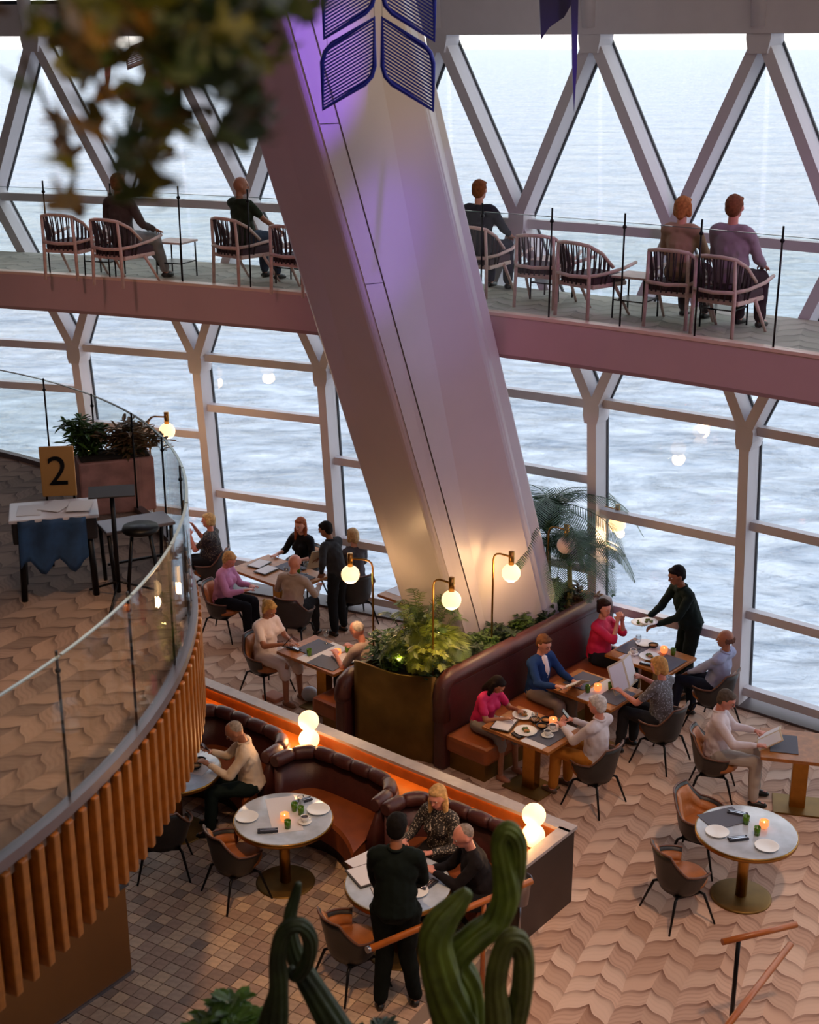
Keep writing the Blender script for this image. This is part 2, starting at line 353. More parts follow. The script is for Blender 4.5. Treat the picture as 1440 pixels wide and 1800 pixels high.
for c in vis[:300]: o = link('tile', tm[random.choice(wts)], floor, (c[0].x, c[0].y, random.uniform(0, .0008)), (0, 0, ang))
rest = vis[300:]+[c for c in cand if not c[1]]
for k in range(4):
    mb = MB()
    for i, c in enumerate(rest):
        if wts[(i*7919 >> 3) % 8] == k: mb.box((c[0].x, c[0].y, .0065), (TS-.010, TS-.010, .009), ang)
    o = mb.build('far_tiles', M_TILES[k], floor); o['kind'] = 'stuff'
# facade: one window per bay
def lattice(i):
    a0 = A0+DA*i; return a0, a0+DA
BAYS = {-1: [3.72, 3.05, 1.6, .3], 0: [3.72, 2.5, 1.2, .2], 1: [3.72, 2.95, 1.58, .45], 2: [3.72, 2.36, 1.09, .2], 3: [3.72, 2.69, 1.4, .3], 4: [3.75, 2.25, .9, .04]}
MD = .30; MW = .125
def strut(root, a0, z0, a1, z1, name, r=RF, w=MW, d=MD):
    mb = MB(); am = (a0+a1)/2; p0, p1 = ring(a0, r+d/2, z0), ring(a1, r+d/2, z1)
    mb.beam(p0, p1, w, d, rad(am)); o = mb.build(name, M_WHITE, root)
    g = MB(); q0, q1 = ring(a0, r+d+.012, z0), ring(a1, r+d+.012, z1); g.beam(q0, q1, w+.05, .03, rad(am)); g.build('gasket', M_GASKET, o)
win_no = 0
for i in range(-2, 9):
    a0, a1 = lattice(i); win_no += 1; root = struct('window_%d' % win_no)
    # mullion, junction node, diagonals
    strut(root, a0, -.05, a0, 3.75, 'mullion')
    m2 = MB(); ng = 10
    poly = [(-.085, -.12), (-.11, -.02), (-.11, .10), (-.085, .16), (.085, .16), (.11, .10), (.11, -.02), (.085, -.12)]
    F = Matrix((tuple((tan(a0).x, 0, rad(a0).x, 0)), (tan(a0).y, 0, rad(a0).y, 0), (0, 1, 0, 0), (0, 0, 0, 1)))
    Tm = Matrix.Translation(ring(a0, RF, 3.62)) @ F; m2.prism(poly, -.02, .30, Tm); m2.build('junction', M_WHITE, root)
    ah = a0+DA/2
    strut(root, a0, 3.68, ah, 5.98, 'brace'); strut(root, a1, 3.68, ah, 5.98, 'brace')
    strut(root, ah, 5.98, a0, 8.12, 'brace'); strut(root, ah, 5.98, a1, 8.12, 'brace')
    m3 = MB(); F = Matrix(((tan(ah).x, 0, rad(ah).x, 0), (tan(ah).y, 0, rad(ah).y, 0), (0, 1, 0, 0), (0, 0, 0, 1)))
    m3.prism([(x*.95, y*1.3) for x, y in poly], -.02, .30, Matrix.Translation(ring(ah, RF, 5.92)) @ F); m3.build('junction', M_WHITE, root)
    F = Matrix(((tan(a0).x, 0, rad(a0).x, 0), (tan(a0).y, 0, rad(a0).y, 0), (0, 1, 0, 0), (0, 0, 0, 1)))
    m3 = MB(); m3.prism([(x*1.25, y*1.5) for x, y in poly], -.04, .30, Matrix.Translation(ring(a0, RF, 8.10)) @ F); m3.build('junction', M_WHITE, root)
    m3 = MB(); m3.tube([ring(a0, RF-.02, 8.2), ring(a0, RF-.30, 11.4)], .09, 10); m3.build('upper_post', M_WHITE, root)
    for z in BAYS.get(i, [3.72, 2.5, 1.3, .2])+[5.93]:
        mb = MB(); b0, b1 = (a0+.0022, a1-.0022) if z < 5 else (a0-.0004, a1+.0004)
        mb.beam(ring(b0, RF+.17, z), ring(b1, RF+.17, z), .12, .11, (0, 0, 1)); mb.build('transom', M_WHITE, root)
    for z in [9.7]:
        mb = MB(); mb.beam(ring(a0, RF+.05, z), ring(a1, RF+.05, z), .10, .10); mb.build('transom', M_WHITE, root)
    # panes between the transoms
    zs = sorted(BAYS.get(i, [3.72, 2.5, 1.3, .2])); lev = [-.02]+zs+[5.93, 8.1, 11.4]
    for k in range(len(lev)-1):
        z0, z1 = lev[k]+.05, lev[k+1]-.05
        if z1-z0 < .15: continue
        mb = MB(); q = [ring(a, r, z) for a in (a0+.001, a1-.001) for z in (z0, z1) for r in (RF+.235, RF+.25)]
        mb.add(q, [(0, 1, 3, 2), (4, 6, 7, 5), (0, 4, 5, 1), (2, 3, 7, 6), (0, 2, 6, 4), (1, 5, 7, 3)]); mb.build('pane', M_GLASS, root)
    mb = MB(); zt = lev[1]
AL, AR = A0-DA*2, A0+DA*9
t1 = struct('trim_1'); mb = MB(); mb.arc_slab(FC, RF-.06, RF+.36, 8.12, 8.52, AL, AR, 60, LEAN); mb.build('ring_beam', M_WHITE, t1)
mb = MB(); mb.arc_slab(FC, RF+.0, RF+.36, 8.53, 8.57, AL, AR, 60, LEAN); mb.build('gasket', M_GASKET, t1)
t2 = struct('trim_2'); mb = MB(); mb.arc_slab(FC, RF-.02, RF+.36, -.3, .035, AL, AR, 60, LEAN); mb.build('sill', mat('sill_dark', '#5a4e4e', .5), t2)
# balcony
def balc(z): return z
bal = struct('floor_balcony'); mb = MB(); mb.arc_slab(FC, RB, RF-.16, 4.86, ZB, AL, AR, 60, 0); mb.build('balcony_carpet', M_CARPET3, bal)
mb = MB(); mb.arc_slab(FC, RB-.12, RB, 4.70, ZB-.02, AL, AR, 60, 0); mb.build('fascia', M_FASCIA, bal)
mb = MB(); mb.arc_slab(FC, RB-.13, RB+.02, ZB-.02, ZB+.015, AL, AR, 60, 0); mb.build('edge_strip', mat('edge_strip_cream', '#e2c4ae', .4), bal)
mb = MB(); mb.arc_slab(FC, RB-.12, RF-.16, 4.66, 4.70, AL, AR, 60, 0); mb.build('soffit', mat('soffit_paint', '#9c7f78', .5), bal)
rail = thing('glass_balustrade', 'clear glass balustrade along the curved upper balcony edge', 'railing')
s0 = 10.641; sc = 15.82
st = [s0+1.0*k-.87 for k in range(-3, 5)]+[sc+.87*k for k in range(-1, 9)]
st = sorted(set([round(x, 3) for x in st])); st = [x for k, x in enumerate(st) if k == 0 or x-st[k-1] > .5]
for k in range(len(st)-1):
    b0, b1 = st[k]/26.6+.0004, st[k+1]/26.6-.0004
    mb = MB(); mb.arc_slab(FC, RB-.035, RB-.020, ZB+.015, ZB+1.10, b0, b1, 4, 0); mb.build('glass_panel', M_RAILG, rail)
    mb = MB(); mb.arc_slab(FC, RB-.036, RB-.019, ZB+1.10, ZB+1.106, b0, b1, 4, 0); mb.build('panel_top_edge', M_EDGE, rail)
    a = st[k]/26.6; mb = MB(); mb.tube([ring(a, RB-.05, ZB+.015, 0), ring(a, RB-.05, ZB+1.2, 0)], .011, 6); mb.sphere(ring(a, RB-.05, ZB+1.06, 0), .024, 8, 6); mb.build('rail_post', M_BLACK, rail)
# enclosure of the atrium that lies outside the frame
M_INT = mat('interior_wall_paint', '#54443f', .7)
for nm, c, d in [('wall_left', (-8.2, 7, 5.5), (.3, 26.6, 15.4)), ('wall_right', (13.2, 1, 5.5), (.3, 14.4, 12)), ('wall_back', (0, -6.1, 5.5), (26.4, .3, 12))]:
    o = MB().box(c, d).build(nm, M_INT); o['kind'] = 'structure'
mb = MB(); pl = [(-8.1, -6), (13, -6)]+[tuple(ring(A0+DA*(9-k*.5), RF+.1, 11.4)[:2]) for k in range(0, 30)]
pl = [(max(-8.1, p[0]), p[1]) for p in pl if -9.5 < p[0] < 13.5]; mb.prism(pl, 13.0, 13.3); o = mb.build('ceiling', mat('ceiling_paint', '#7d6e68', .7)); o['kind'] = 'structure'
mb = MB(); mb.arc_slab(FC, RF-.6, RF-.2, 11.38, 13.0, AL, AR, 60, LEAN); o = mb.build('trim_3', M_WHITE); o['kind'] = 'structure'

# ---------------------------------------------------------------- leaning pillar
def lp(b, t, z): return b+(t-b)*((z-b.z)/(t.z-b.z))
A_b, A_t = at_y(700, 1045, 16.0), at_y(372, 0, 13.35)
B_b, B_t = at_y(815, 1120, 15.4), at_y(488, 0, 12.8)
B_b = at_y(806, 1100, 15.4)
D_b, D_t = at_y(984, 1065, 16.27), at_y(734, 0, 13.9)
C_b, C_t = at_y(955, 1065, 15.95), at_y(706, 0, 13.5)
E_b, E_t = D_b+Vector((-.9, 1.2, 0)), D_t+Vector((-.9, 1.2, 0))
pil = struct('trim_4')
def ringp(z): return [lp(b, t, z) for b, t in ((A_b, A_t), (B_b, B_t), (C_b, C_t), (D_b, D_t), (E_b, E_t))]
mb = MB(); z0, z1 = 0.0, 12.9; q0, q1 = ringp(z0), ringp(z1)
mb.add(q0+q1, [(4, 3, 2, 1, 0), (5, 6, 7, 8, 9)]+[(i, (i+1) % 5, 5+(i+1) % 5, 5+i) for i in range(5)])
po = mb.build('pillar_core', M_PILLAR, pil)
bv = po.modifiers.new('bevel', 'BEVEL'); bv.width = .06; bv.segments = 3; bv.limit_method = 'ANGLE'; bv.angle_limit = math.radians(12)
def front(tt, z):   # tt 0..1 from B to C, on the front skin
    b, c_ = lp(B_b, B_t, z), lp(C_b, C_t, z); nrm = (c_-b).cross(Vector((0, 0, 1))).normalized(); return b+(c_-b)*tt+nrm*.0
nF = None
b, c_ = B_b, C_b; nF = (C_b-B_b).cross(B_t-B_b).normalized()
if nF.y > 0: nF = -nF
g = .006
zseam = [(-.0, 5.72), (5.72, 7.31), (7.31, 9.6), (9.6, 12.9)]
for t0, t1_, spans in [(.045, .205, zseam), (.22, .97, [(0, 12.9)])]:
    for z0, z1 in spans:
        q = [front(t0, z0+g), front(t1_, z0+g), front(t1_, z1-g), front(t0, z1-g)]
        mb = MB(); mb.add([p+nF*.002 for p in q]+[p+nF*.016 for p in q], [(0, 3, 2, 1), (4, 5, 6, 7), (0, 1, 5, 4), (1, 2, 6, 5), (2, 3, 7, 6), (3, 0, 4, 7)]); mb.build('cladding_panel', M_PILLAR, pil)
# ================================================================ frames used for furnishing
UO = Vector((.28, 14.28, 0)); UU = Vector((.747, -.665, 0)); UV = Vector((.665, .747, 0))
def uv(u, v, z=0): p = UO+UU*u+UV*v; return Vector((p.x, p.y, z))
def sn(s, n, z=0): p = WL+WU*s+WN*n; return Vector((p.x, p.y, z))
AUV = math.atan2(UU.y, UU.x); ASN = math.atan2(WU.y, WU.x)
def face(d): return math.atan2(d.y, d.x)-PI/2          # z rotation that turns local +Y towards direction d
M_CLOTH_G = mat('grey_placemat', '#5d5f6b', .8); M_LINEN = mat('white_linen', '#dcd8da', .75, bump=.1, bump_scale=90); M_NAPK = mat('charcoal_napkin', '#2b2c36', .8)
M_PORC = mat('white_porcelain', '#eceae6', .2); M_GREENG = mat('green_tumbler_glass', '#5f8f1e', .12, trans=.35, emit='#5f9a20', emit_s=.0)
M_CANDLE = mat('lit_candle_glass', '#f08a5a', .3, emit='#ff8a4a', emit_s=1.1); M_GLASSC = glass_mat('drinking_glass', (.93, .95, .96), 2.2)
M_FOOD = [mat('food_greens', '#58662a', .7), mat('food_bread', '#b3793c', .7), mat('food_sauce', '#6b3320', .5)]
M_CHROME = mat('chrome', '#c8c8cc', .15, 1.0); M_COFFEE = mat('coffee', '#3a2013', .3)
def marble_mat():
    m = mat('grey_veined_marble', '#b9c2ce', .16, noise_amt=.16, noise_scale=5, spec=.7); return m
M_MARBLE = marble_mat()
M_MENU = mat('menu_card_cream', '#cbb89a', .7); M_MENUF = mat('menu_folder_dark', '#40362e', .5)

# ---------------------------------------------------------------- divider wall, ledge and booths
t = thing('booth_divider', 'low brown partition with pale stone cap and glowing orange ledge behind the curved booths', 'partition')
mb = MB(); 
def snbox(mb, s0, s1, n0, n1, z0, z1): 
    mb.box(tuple(sn((s0+s1)/2, (n0+n1)/2, (z0+z1)/2)), (abs(s1-s0), abs(n1-n0), z1-z0), ASN); return mb
M_DIV = mat('dark_bronze_laminate', '#33241f', .45, noise_amt=.08)
snbox(MB(), -.9, 5.0, -.11, -.04, 0, .82).build('partition_panel', M_DIV, t)
snbox(MB(), 4.94, 5.03, -.11, .82, 0, .82).build('end_panel', M_DIV, t)
snbox(MB(), -.9, 5.05, -.13, .02, .82, .855).build('stone_cap', M_STONE, t)
snbox(MB(), 4.92, 5.05, -.02, .84, .82, .855).build('stone_cap', M_STONE, t)
snbox(MB(), -.9, 4.94, -.04, .34, .62, .66).build('ledge', mat('orange_oak_ledge', '#b8742e', .35, noise_amt=.1, noise_scale=6), t)
snbox(MB(), -.9, 4.94, -.038, -.028, .66, .80).build('inner_face', mat('walnut_face', '#8a5428', .45, noise_amt=.15), t)
snbox(MB(), -.9, 4.90, -.030, -.012, .803, .818).build('led_strip', mat('warm_led_strip', '#ffb070', .5, emit='#ff9848', emit_s=16), t)
def booth_curve(k, off=0.0, m=18):
    """back line of one curved booth: (s, n) points; off moves it towards the table"""
    c = 1.05+1.525*k; w = .765-off; pts = []
    for i in range(m+1):
        x = -1+2*i/m; ph = x*PI/2
        s = c+w*math.copysign(min(1, abs(math.sin(ph))**.72), x); n = .27+off+.47*(1-math.cos(ph))**1.7
        pts.append((s, n))
    return pts
BOOTH_L = ['curved brown leather booth at the left end of the partition, man seated on it', 'empty brown leather curved booth seat in the middle of the partition', 'curved brown leather booth at the right end of the partition, couple seated on it']
for k in range(3):
    b = thing('curved_booth', BOOTH_L[k], 'booth', tuple(sn(1.05+1.525*k, .3)), 0, 'curved leather booths'); T0 = Vector(b.location)
    P = booth_curve(k)
    pin = booth_curve(k, .14)
    mb = MB(); vs = []; fs = []
    for (s, n), (s2, n2) in zip(P, pin):
        for q, z in ((sn(s, n), .10), (sn(s2, n2), .10), (sn(s2, n2), .44), (sn((s*2+s2)/3, (n*2+n2)/3), .84), (sn(s, n), .80)): vs.append(Vector((q.x, q.y, z))-T0)
    for i in range(len(P)-1):
        for j in range(5): fs.append((i*5+j, i*5+(j+1) % 5, i*5+5+(j+1) % 5, i*5+5+j))
    fs += [(4, 3, 2, 1, 0), tuple(range((len(P)-1)*5, len(P)*5))]
    mb.add(vs, fs, True); mb.build('backrest', M_LEATH, b)
    # rolled crest made of stitched sections
    cr_ = [Vector((sn((s+s2)/2, (n+n2)/2).x, sn((s+s2)/2, (n+n2)/2).y, .845))-T0 for (s, n), (s2, n2) in zip(booth_curve(k, .0, 48), booth_curve(k, .14, 48))]
    nsec = 8
    L = [0]; 
    for i in range(1, len(cr_)): L.append(L[-1]+(cr_[i]-cr_[i-1]).length)
    def along(d):
        for i in range(1, len(L)):
            if L[i] >= d or i == len(L)-1: f_ = (d-L[i-1])/max(1e-6, L[i]-L[i-1]); return cr_[i-1].lerp(cr_[i], min(1, f_))
    for q in range(nsec):
        d0, d1 = L[-1]*q/nsec, L[-1]*(q+1)/nsec; pts = [along(d0+(d1-d0)*e_/6) for e_ in range(7)]
        MB().tube(pts, [.062, .074, .077, .078, .077, .074, .062], 10).build('crest_cushion', M_LEATH, b)
    # seat: between the back and a front edge hollowed towards the table
    mb = MB(); vs = []; m = len(pin); c = 1.05+1.525*k
    for i, (s, n) in enumerate(pin):
        x = (s-c)/.63; nf = .86+.30*min(1.0, abs(x))**2; xs = c+max(-.74, min(.74, (s-c)*1.10))
        for (qs, qn), z in (((s, n-.02), .20), ((xs, nf), .20), ((xs, nf), .42), ((xs, nf-.03), .455), ((s, n-.02), .455)):
            q = sn(qs, qn); vs.append(Vector((q.x, q.y, z))-T0)
    fs = []
    for i in range(m-1):
        for j in range(5): fs.append((i*5+j, i*5+(j+1) % 5, i*5+5+(j+1) % 5, i*5+5+j))
    fs += [(4, 3, 2, 1, 0), tuple(range((m-1)*5, m*5))]
    mb.add(vs, fs); mb.build('seat', mat('saddle_leather', '#8a4722', .4, noise_amt=.12, noise_scale=7, bump=.2, bump_scale=120), b)
    vs = []
    for i, (s, n) in enumerate(pin):
        x = (s-c)/.63; nf = .78+.30*min(1.0, abs(x))**2
        for (qs, qn), z in (((s, n), 0.0), ((s, nf), 0.0), ((s, nf), .2), ((s, n), .2)): q = sn(qs, qn); vs.append(Vector((q.x, q.y, z))-T0)
    fs = []
    for i in range(m-1):
        for j in range(4): fs.append((i*4+j, i*4+(j+1) % 4, i*4+4+(j+1) % 4, i*4+4+j))
    fs += [(3, 2, 1, 0), tuple(range((m-1)*4, m*4))]
    MB().add(vs, fs).build('plinth', M_DIV, b)

# ---------------------------------------------------------------- planter and straight banquettes
t = thing('planter_box', 'tall bronze panelled planter box with a wavy rim around the leaning pillar', 'planter')
P4 = [uv(-.96, -.33), uv(.04, -.02), uv(.04, 3.25), uv(-.96, 3.25)]
mb = MB(); a, b = P4[0], P4[1]; nn = 16; vs = []; dirn = (b-a).normalized(); nor = Vector((dirn.y, -dirn.x, 0))
for i in range(nn+1):
    x = i/nn; p = a.lerp(b, x); zt = 1.10+.03*math.cos(x*PI*2.0)-.02*x
    for o_ in (0, .04):
        vs.append(p-nor*o_); vs.append(Vector((*(p-nor*o_)[:2], zt)))
fs = []
for i in range(nn):
    q = i*4; fs += [(q, q+4, q+5, q+1), (q+2, q+3, q+7, q+6), (q+1, q+5, q+7, q+3)]
fs += [(0, 1, 3, 2), (nn*4, nn*4+2, nn*4+3, nn*4+1)]
mb.add(vs, fs, True).build('front_panel', M_BRASSP, t)
for (p, q) in ((P4[1], P4[2]), (P4[3], P4[0]), (P4[2], P4[3])):
    d = (q-p).normalized(); MB().box(tuple((p+q)/2+Vector((0, 0, .53))), ((q-p).length-.05, .04, 1.06), math.atan2(d.y, d.x)).build('side_panel', M_BRASSP, t)
mb = MB(); mb.prism([tuple(p[:2]) for p in [uv(-.92, -.27), uv(0, .03), uv(0, 3.2), uv(-.92, 3.2)]], .2, .98); so_ = mb.build('soil', mat('potting_soil', '#2a1c14', .95, bump=.6, bump_scale=30), t)

def banquette(name, label, u0, u1, v0, v1, side, base_col, zc=1.17):
    """straight bench; side +1: the back lies at u0 and the seat reaches u1"""
    b = thing(name, label, 'bench', tuple(uv((u0+u1)/2, (v0+v1)/2))); R = AUV
    def bx(mb, ua, ub, va, vb, za, zb, bev=0): 
        c = uv((ua+ub)/2, (va+vb)/2, (za+zb)/2)-Vector(b.location); return mb.box(tuple(c), (abs(ub-ua), vb-va, zb-za), R, bev=bev)
    ub_ = u0+side*.16
    bx(MB(), u0, ub_, v0, v1, .0, zc-.10, .03).build('backrest', M_LEATH, b)
    # rolled crest, turning down at both ends
    off = -Vector(b.location); um = (u0+ub_)/2
    pts = [uv(um, v0+.06, .62)+off, uv(um, v0+.05, zc-.24)+off, uv(um, v0+.09, zc-.11)+off, uv(um, v0+.20, zc-.06)+off]+[uv(um, v0+.2+(v1-v0-.4)*i/8, zc-.06)+off for i in range(1, 9)]+[uv(um, v1-.09, zc-.11)+off, uv(um, v1-.05, zc-.24)+off, uv(um, v1-.06, .5)+off]
    MB().tube(pts, .105, 14).build('crest_roll', M_LEATH, b)
    bx(MB(), ub_, u1, v0+.03, v1-.02, .26, .47, .05).build('seat', mat('saddle_leather', '#8a4722', .4), b)
    bx(MB(), ub_, u1-side*.10, v0+.12, v1-.06, .0, .26).build('base', base_col, b)
    return b
banquette('banquette', 'long oxblood leather banquette with a rolled crest beside the planter', .06, .84, -.08, 3.38, 1, M_BRASSP)
banquette('banquette', 'short oxblood leather bench on the left flank of the planter', -1.02, -1.62, -.44, 1.10, -1, M_BRASSP, .92)
banquette('banquette', 'brown leather bench behind the standing waiter, left of the leaning pillar', -1.35, -1.95, 2.2, 3.2, -1, M_BRASSP, 1.0)

# ---------------------------------------------------------------- tables
def round_table(label, c, r=.49, group='round marble tables'):
    t = thing('round_table', label, 'table', (c.x, c.y, 0), 0, group)
    MB().lathe([(0, .715), (r-.012, .715), (r-.004, .722), (r-.004, .746), (r-.014, .75), (0, .75)], 40).build('tabletop', M_MARBLE, t)
    MB().lathe([(r-.02, .700), (r+.004, .700), (r+.006, .742), (r-.003, .744), (r-.02, .71)], 40).build('brass_rim', M_BRASS, t)
    MB().tube([(0, 0, .02), (0, 0, .71)], .055, 16).build('pedestal', M_BRASS, t)
    MB().lathe([(0, 0), (.30, 0), (.30, .012), (.28, .022), (0, .026)], 36).build('base_disc', M_BRASSP, t)
    return t
def rect_table(label, c, rz, w=.92, d=.68, group='wooden dining tables', cloths=True):
    t = thing('dining_table', label, 'table', (c.x, c.y, 0), rz, group)
    MB().box((0, 0, .73), (w, d, .04), bev=.006).build('tabletop', M_OAK, t)
    MB().box((0, 0, .36), (.17, .12, .70), bev=.01).build('pedestal', M_BRASS, t)
    MB().box((0, 0, .01), (.52, .42, .02), bev=.006).build('base_plate', M_BRASSP, t)
    return t
def placed(fn):
    return fn
COUNT = {}
def wpos(tab, x, y, z=.75): 
    M = Matrix.Translation(tab.location) @ Matrix.Rotation(tab.rotation_euler.z, 4, 'Z'); return M @ Vector((x, y, z))
PROTO = {}
def item(kind, label, cat, tab, x, y, rz=0, z=.75, group=None):
    p = wpos(tab, x, y, z); r = tab.rotation_euler.z+rz
    if kind in PROTO:
        o = dup(PROTO[kind], p, r, label, group) if PROTO[kind].type == 'EMPTY' else None
        if o is None:
            o = PROTO[kind].copy(); COL.objects.link(o); o.location = p; o.rotation_euler = (0, 0, r); o['label'] = label
            if group: o['group'] = group
        if group is None and 'group' in o: del o['group']
        o['category'] = cat; return o
    if kind == 'dinner_plate':
        o = MB().lathe([(0, .004), (.06, .004), (.066, 0), (.07, .003), (.115, .016), (.117, .020), (.112, .020), (.068, .009), (0, .008)], 24).build(kind, M_PORC)
    elif kind == 'food_plate':
        o = thing('food_plate', '', cat); MB().lathe([(0, .004), (.075, .002), (.13, .016), (.131, .020), (.125, .020), (.07, .009), (0, .008)], 24).build('plate', M_PORC, o)
        mb = MB(); rnd = random.Random(3)
        for k in range(7): mb.sphere((rnd.uniform(-.05, .05), rnd.uniform(-.05, .05), .018), rnd.uniform(.014, .028), 8, 5, (1, 1, .6))
        mb.build('food', M_FOOD[0], o)
        mb = MB(); mb.box((.02, -.01, .022), (.06, .035, .022), .5, bev=.006); mb.build('food', M_FOOD[1], o)
    elif kind == 'bowl':
        o = thing('bowl', '', cat); MB().lathe([(0, .003), (.03, 0), (.055, .02), (.066, .045), (.062, .045), (.05, .022), (0, .012)], 20).build('bowl_body', M_BLACK, o)
        MB().lathe([(0, .034), (.058, .032)], 16).build('food', M_FOOD[1], o)
    elif kind == 'tumbler':
        o = MB().lathe([(0, 0), (.028, 0), (.034, .085), (.031, .085), (.026, .008), (0, .008)], 14).build(kind, M_GREENG)
    elif kind == 'candle_glass':
        o = thing('candle_glass', '', cat); MB().lathe([(0, 0), (.035, 0), (.048, .03), (.045, .075), (.040, .075), (.043, .03), (.03, .006), (0, .006)], 16).build('glass_bowl', M_CANDLE, o)
        MB().tube([(0, 0, .01), (0, 0, .04)], .018, 10).build('candle', M_LINEN, o)
        MB().lathe([(0, .04), (.005, .05), (.003, .06), (0, .068)], 8).build('flame', mat('flame', '#fff0b0', .5, emit='#ffd070', emit_s=30), o)
    elif kind == 'wine_glass':
        o = MB().lathe([(0, 0), (.033, 0), (.033, .003), (.005, .008), (.004, .085), (.03, .11), (.038, .15), (.032, .19), (.030, .19), (.036, .15), (.028, .112), (0, .09)], 16).build(kind, M_GLASSC)
    elif kind == 'water_glass':
        o = MB().lathe([(0, 0), (.03, 0), (.036, .11), (.034, .11), (.028, .006), (0, .006)], 14).build(kind, M_GLASSC)
    elif kind == 'coffee_cup':
        o = thing('coffee_cup', '', cat); MB().lathe([(0, 0), (.04, 0), (.07, .012), (.07, .016), (.035, .008), (0, .008)], 20).build('saucer', M_PORC, o)
        MB().lathe([(0, .01), (.022, .01), (.038, .04), (.042, .07), (.039, .07), (.034, .04), (0, .02)], 16).build('cup', M_PORC, o)
        MB().lathe([(0, .06), (.037, .06)], 14).build('coffee', M_COFFEE, o)
        MB().tube([(.04, 0, .06), (.062, 0, .055), (.062, 0, .035), (.036, 0, .03)], .005, 6).build('handle', M_PORC, o)
    elif kind == 'napkin':
        o = thing('napkin', '', cat); MB().box((0, 0, .008), (.20, .07, .016), bev=.006).build('folded_cloth', M_NAPK, o)
        MB().box((-.01, .012, .018), (.17, .012, .004), bev=.0015).build('knife', M_CHROME, o); MB().box((.01, -.012, .018), (.17, .014, .004), bev=.0015).build('fork', M_CHROME, o)
    elif kind == 'placemat':
        o = MB().box((0, 0, .003), (.42, .30, .005), bev=.002).build(kind, M_CLOTH_G)
    elif kind == 'cloth_runner':
        o = MB().box((0, 0, .0015), (.30, .66, .003)).build(kind, M_LINEN)
    elif kind == 'menu_folder':
        o = thing('menu_folder', '', cat); MB().box((0, 0, .008), (.23, .32, .012), bev=.003).build('cover', M_MENUF, o); MB().box((0, 0, .0155), (.20, .29, .003)).build('page', M_LINEN, o)
    elif kind == 'phone':
        o = thing('phone', '', cat); MB().box((0, 0, .005), (.075, .15, .009), bev=.004).build('phone_body', M_BLACK, o); MB().box((0, 0, .0102), (.068, .138, .001)).build('screen', mat('phone_screen', '#20262e', .08), o)
    PROTO[kind] = o; o.location = p; o.rotation_euler = (0, 0, r); tag(o, label, cat, group); return o
NAMES = {'dinner_plate': ('empty white plate', 'plate'), 'food_plate': ('white plate of food', 'plate'), 'bowl': ('dark bowl of food', 'bowl'), 'tumbler': ('green glass tumbler', 'glass'),
         'candle_glass': ('glowing orange candle glass', 'candle'), 'wine_glass': ('clear stemmed wine glass', 'glass'), 'water_glass': ('clear water glass', 'glass'), 'coffee_cup': ('white coffee cup on a saucer', 'cup'),
         'napkin': ('charcoal napkin with cutlery', 'napkin'), 'placemat': ('grey placemat', 'placemat'), 'cloth_runner': ('white cloth runner', 'runner'), 'menu_folder': ('dark menu folder', 'menu'), 'phone': ('black mobile phone', 'phone')}
def lay(tab, where, items):
    """items: (kind, x, y, rz, qualifier); repeats on one table need qualifiers"""
    seen = {}
    for it in items:
        kind, x, y, rz, q = it[:5]; z = .75 if kind == 'cloth_runner' else (.753 if kind == 'placemat' else .7585); nm, cat = NAMES[kind]
        lab = '%s %s%s' % (nm, (q+' ' if q else ''), where)
        item(kind, lab, cat, tab, x, y, rz, z, group=None)

TA = round_table('round marble table with brass rim laid for three in front of the empty middle booth', sn(2.61, 1.43)); TC = round_table('round marble table half hidden behind the wooden slats of the mezzanine', sn(1.05, 1.46)); TD = round_table('round marble table the standing waiter bends over, by the right booth', sn(4.20, 1.57)); TR = round_table('round marble table at the right edge of the photo with two tan chairs', Vector((3.29, 11.6, 0)))
T1 = rect_table('wooden table crowded with plates by the girl in magenta', uv(1.20, .31), AUV); T2 = rect_table('wooden table between the man in a blue blazer and the blonde woman', uv(1.15, 1.60), AUV); T3 = rect_table('wooden table at the window between the woman in red and man in pale blue', uv(1.15, 2.84), AUV)
TB = rect_table('wooden table between the woman in pale pink and the grey haired man at the planter', uv(-1.95, .15), AUV, 1.02, .68)
TL = rect_table('long wooden table with white menus shared by four guests at the left window', uv(-4.45, 1.72), AUV, 1.30, .78)
TW = rect_table('wooden table by the window at far left behind the mezzanine glass', Vector((-3.75, 19.6, 0)), AUV+.3, .8, .7)
TX = rect_table('wooden table at the right edge of the photo in front of the man in white', Vector((4.30, 13.30, 0)), AUV+.5, .9, .7)
TP = rect_table('small wooden table with a white cloth behind the ferns at the foot of the pillar', uv(-2.45, 2.35), AUV, .7, .6)
lay(TA, 'on the round table at the empty booth', [('cloth_runner', 0, .06, ASN+.9, ''), ('dinner_plate', -.36, -.02, 0, 'furthest left'), ('dinner_plate', .34, .12, 0, 'furthest right'), ('napkin', -.13, -.26, .1, 'nearest the camera'), ('napkin', .17, .30, .5, 'nearest the booth'), ('candle_glass', .02, -.06, 0, ''), ('tumbler', .10, .12, 0, 'behind the candle'), ('tumbler', .06, -.20, 0, 'in front of the candle'), ('water_glass', .16, .2, 0, ''), ('coffee_cup', .22, -.10, 0, ''), ('tumbler', .17, .05, 0, 'right of the candle')])
lay(TC, 'on the round table behind the slats', [('cloth_runner', .05, .12, 1.2, ''), ('tumbler', .10, .06, 0, ''), ('bowl', .22, .0, 0, 'in front'), ('bowl', .25, .12, 0, 'behind'), ('candle_glass', 0, .02, 0, ''), ('napkin', -.1, .2, .4, '')])
lay(TD, 'on the round table under the waiter', [('cloth_runner', -.18, .18, .7, ''), ('menu_folder', -.32, .08, .5, ''), ('dinner_plate', .16, -.16, 0, ''), ('candle_glass', .12, .12, 0, ''), ('tumbler', .22, .06, 0, ''), ('napkin', .28, -.06, .9, '')])
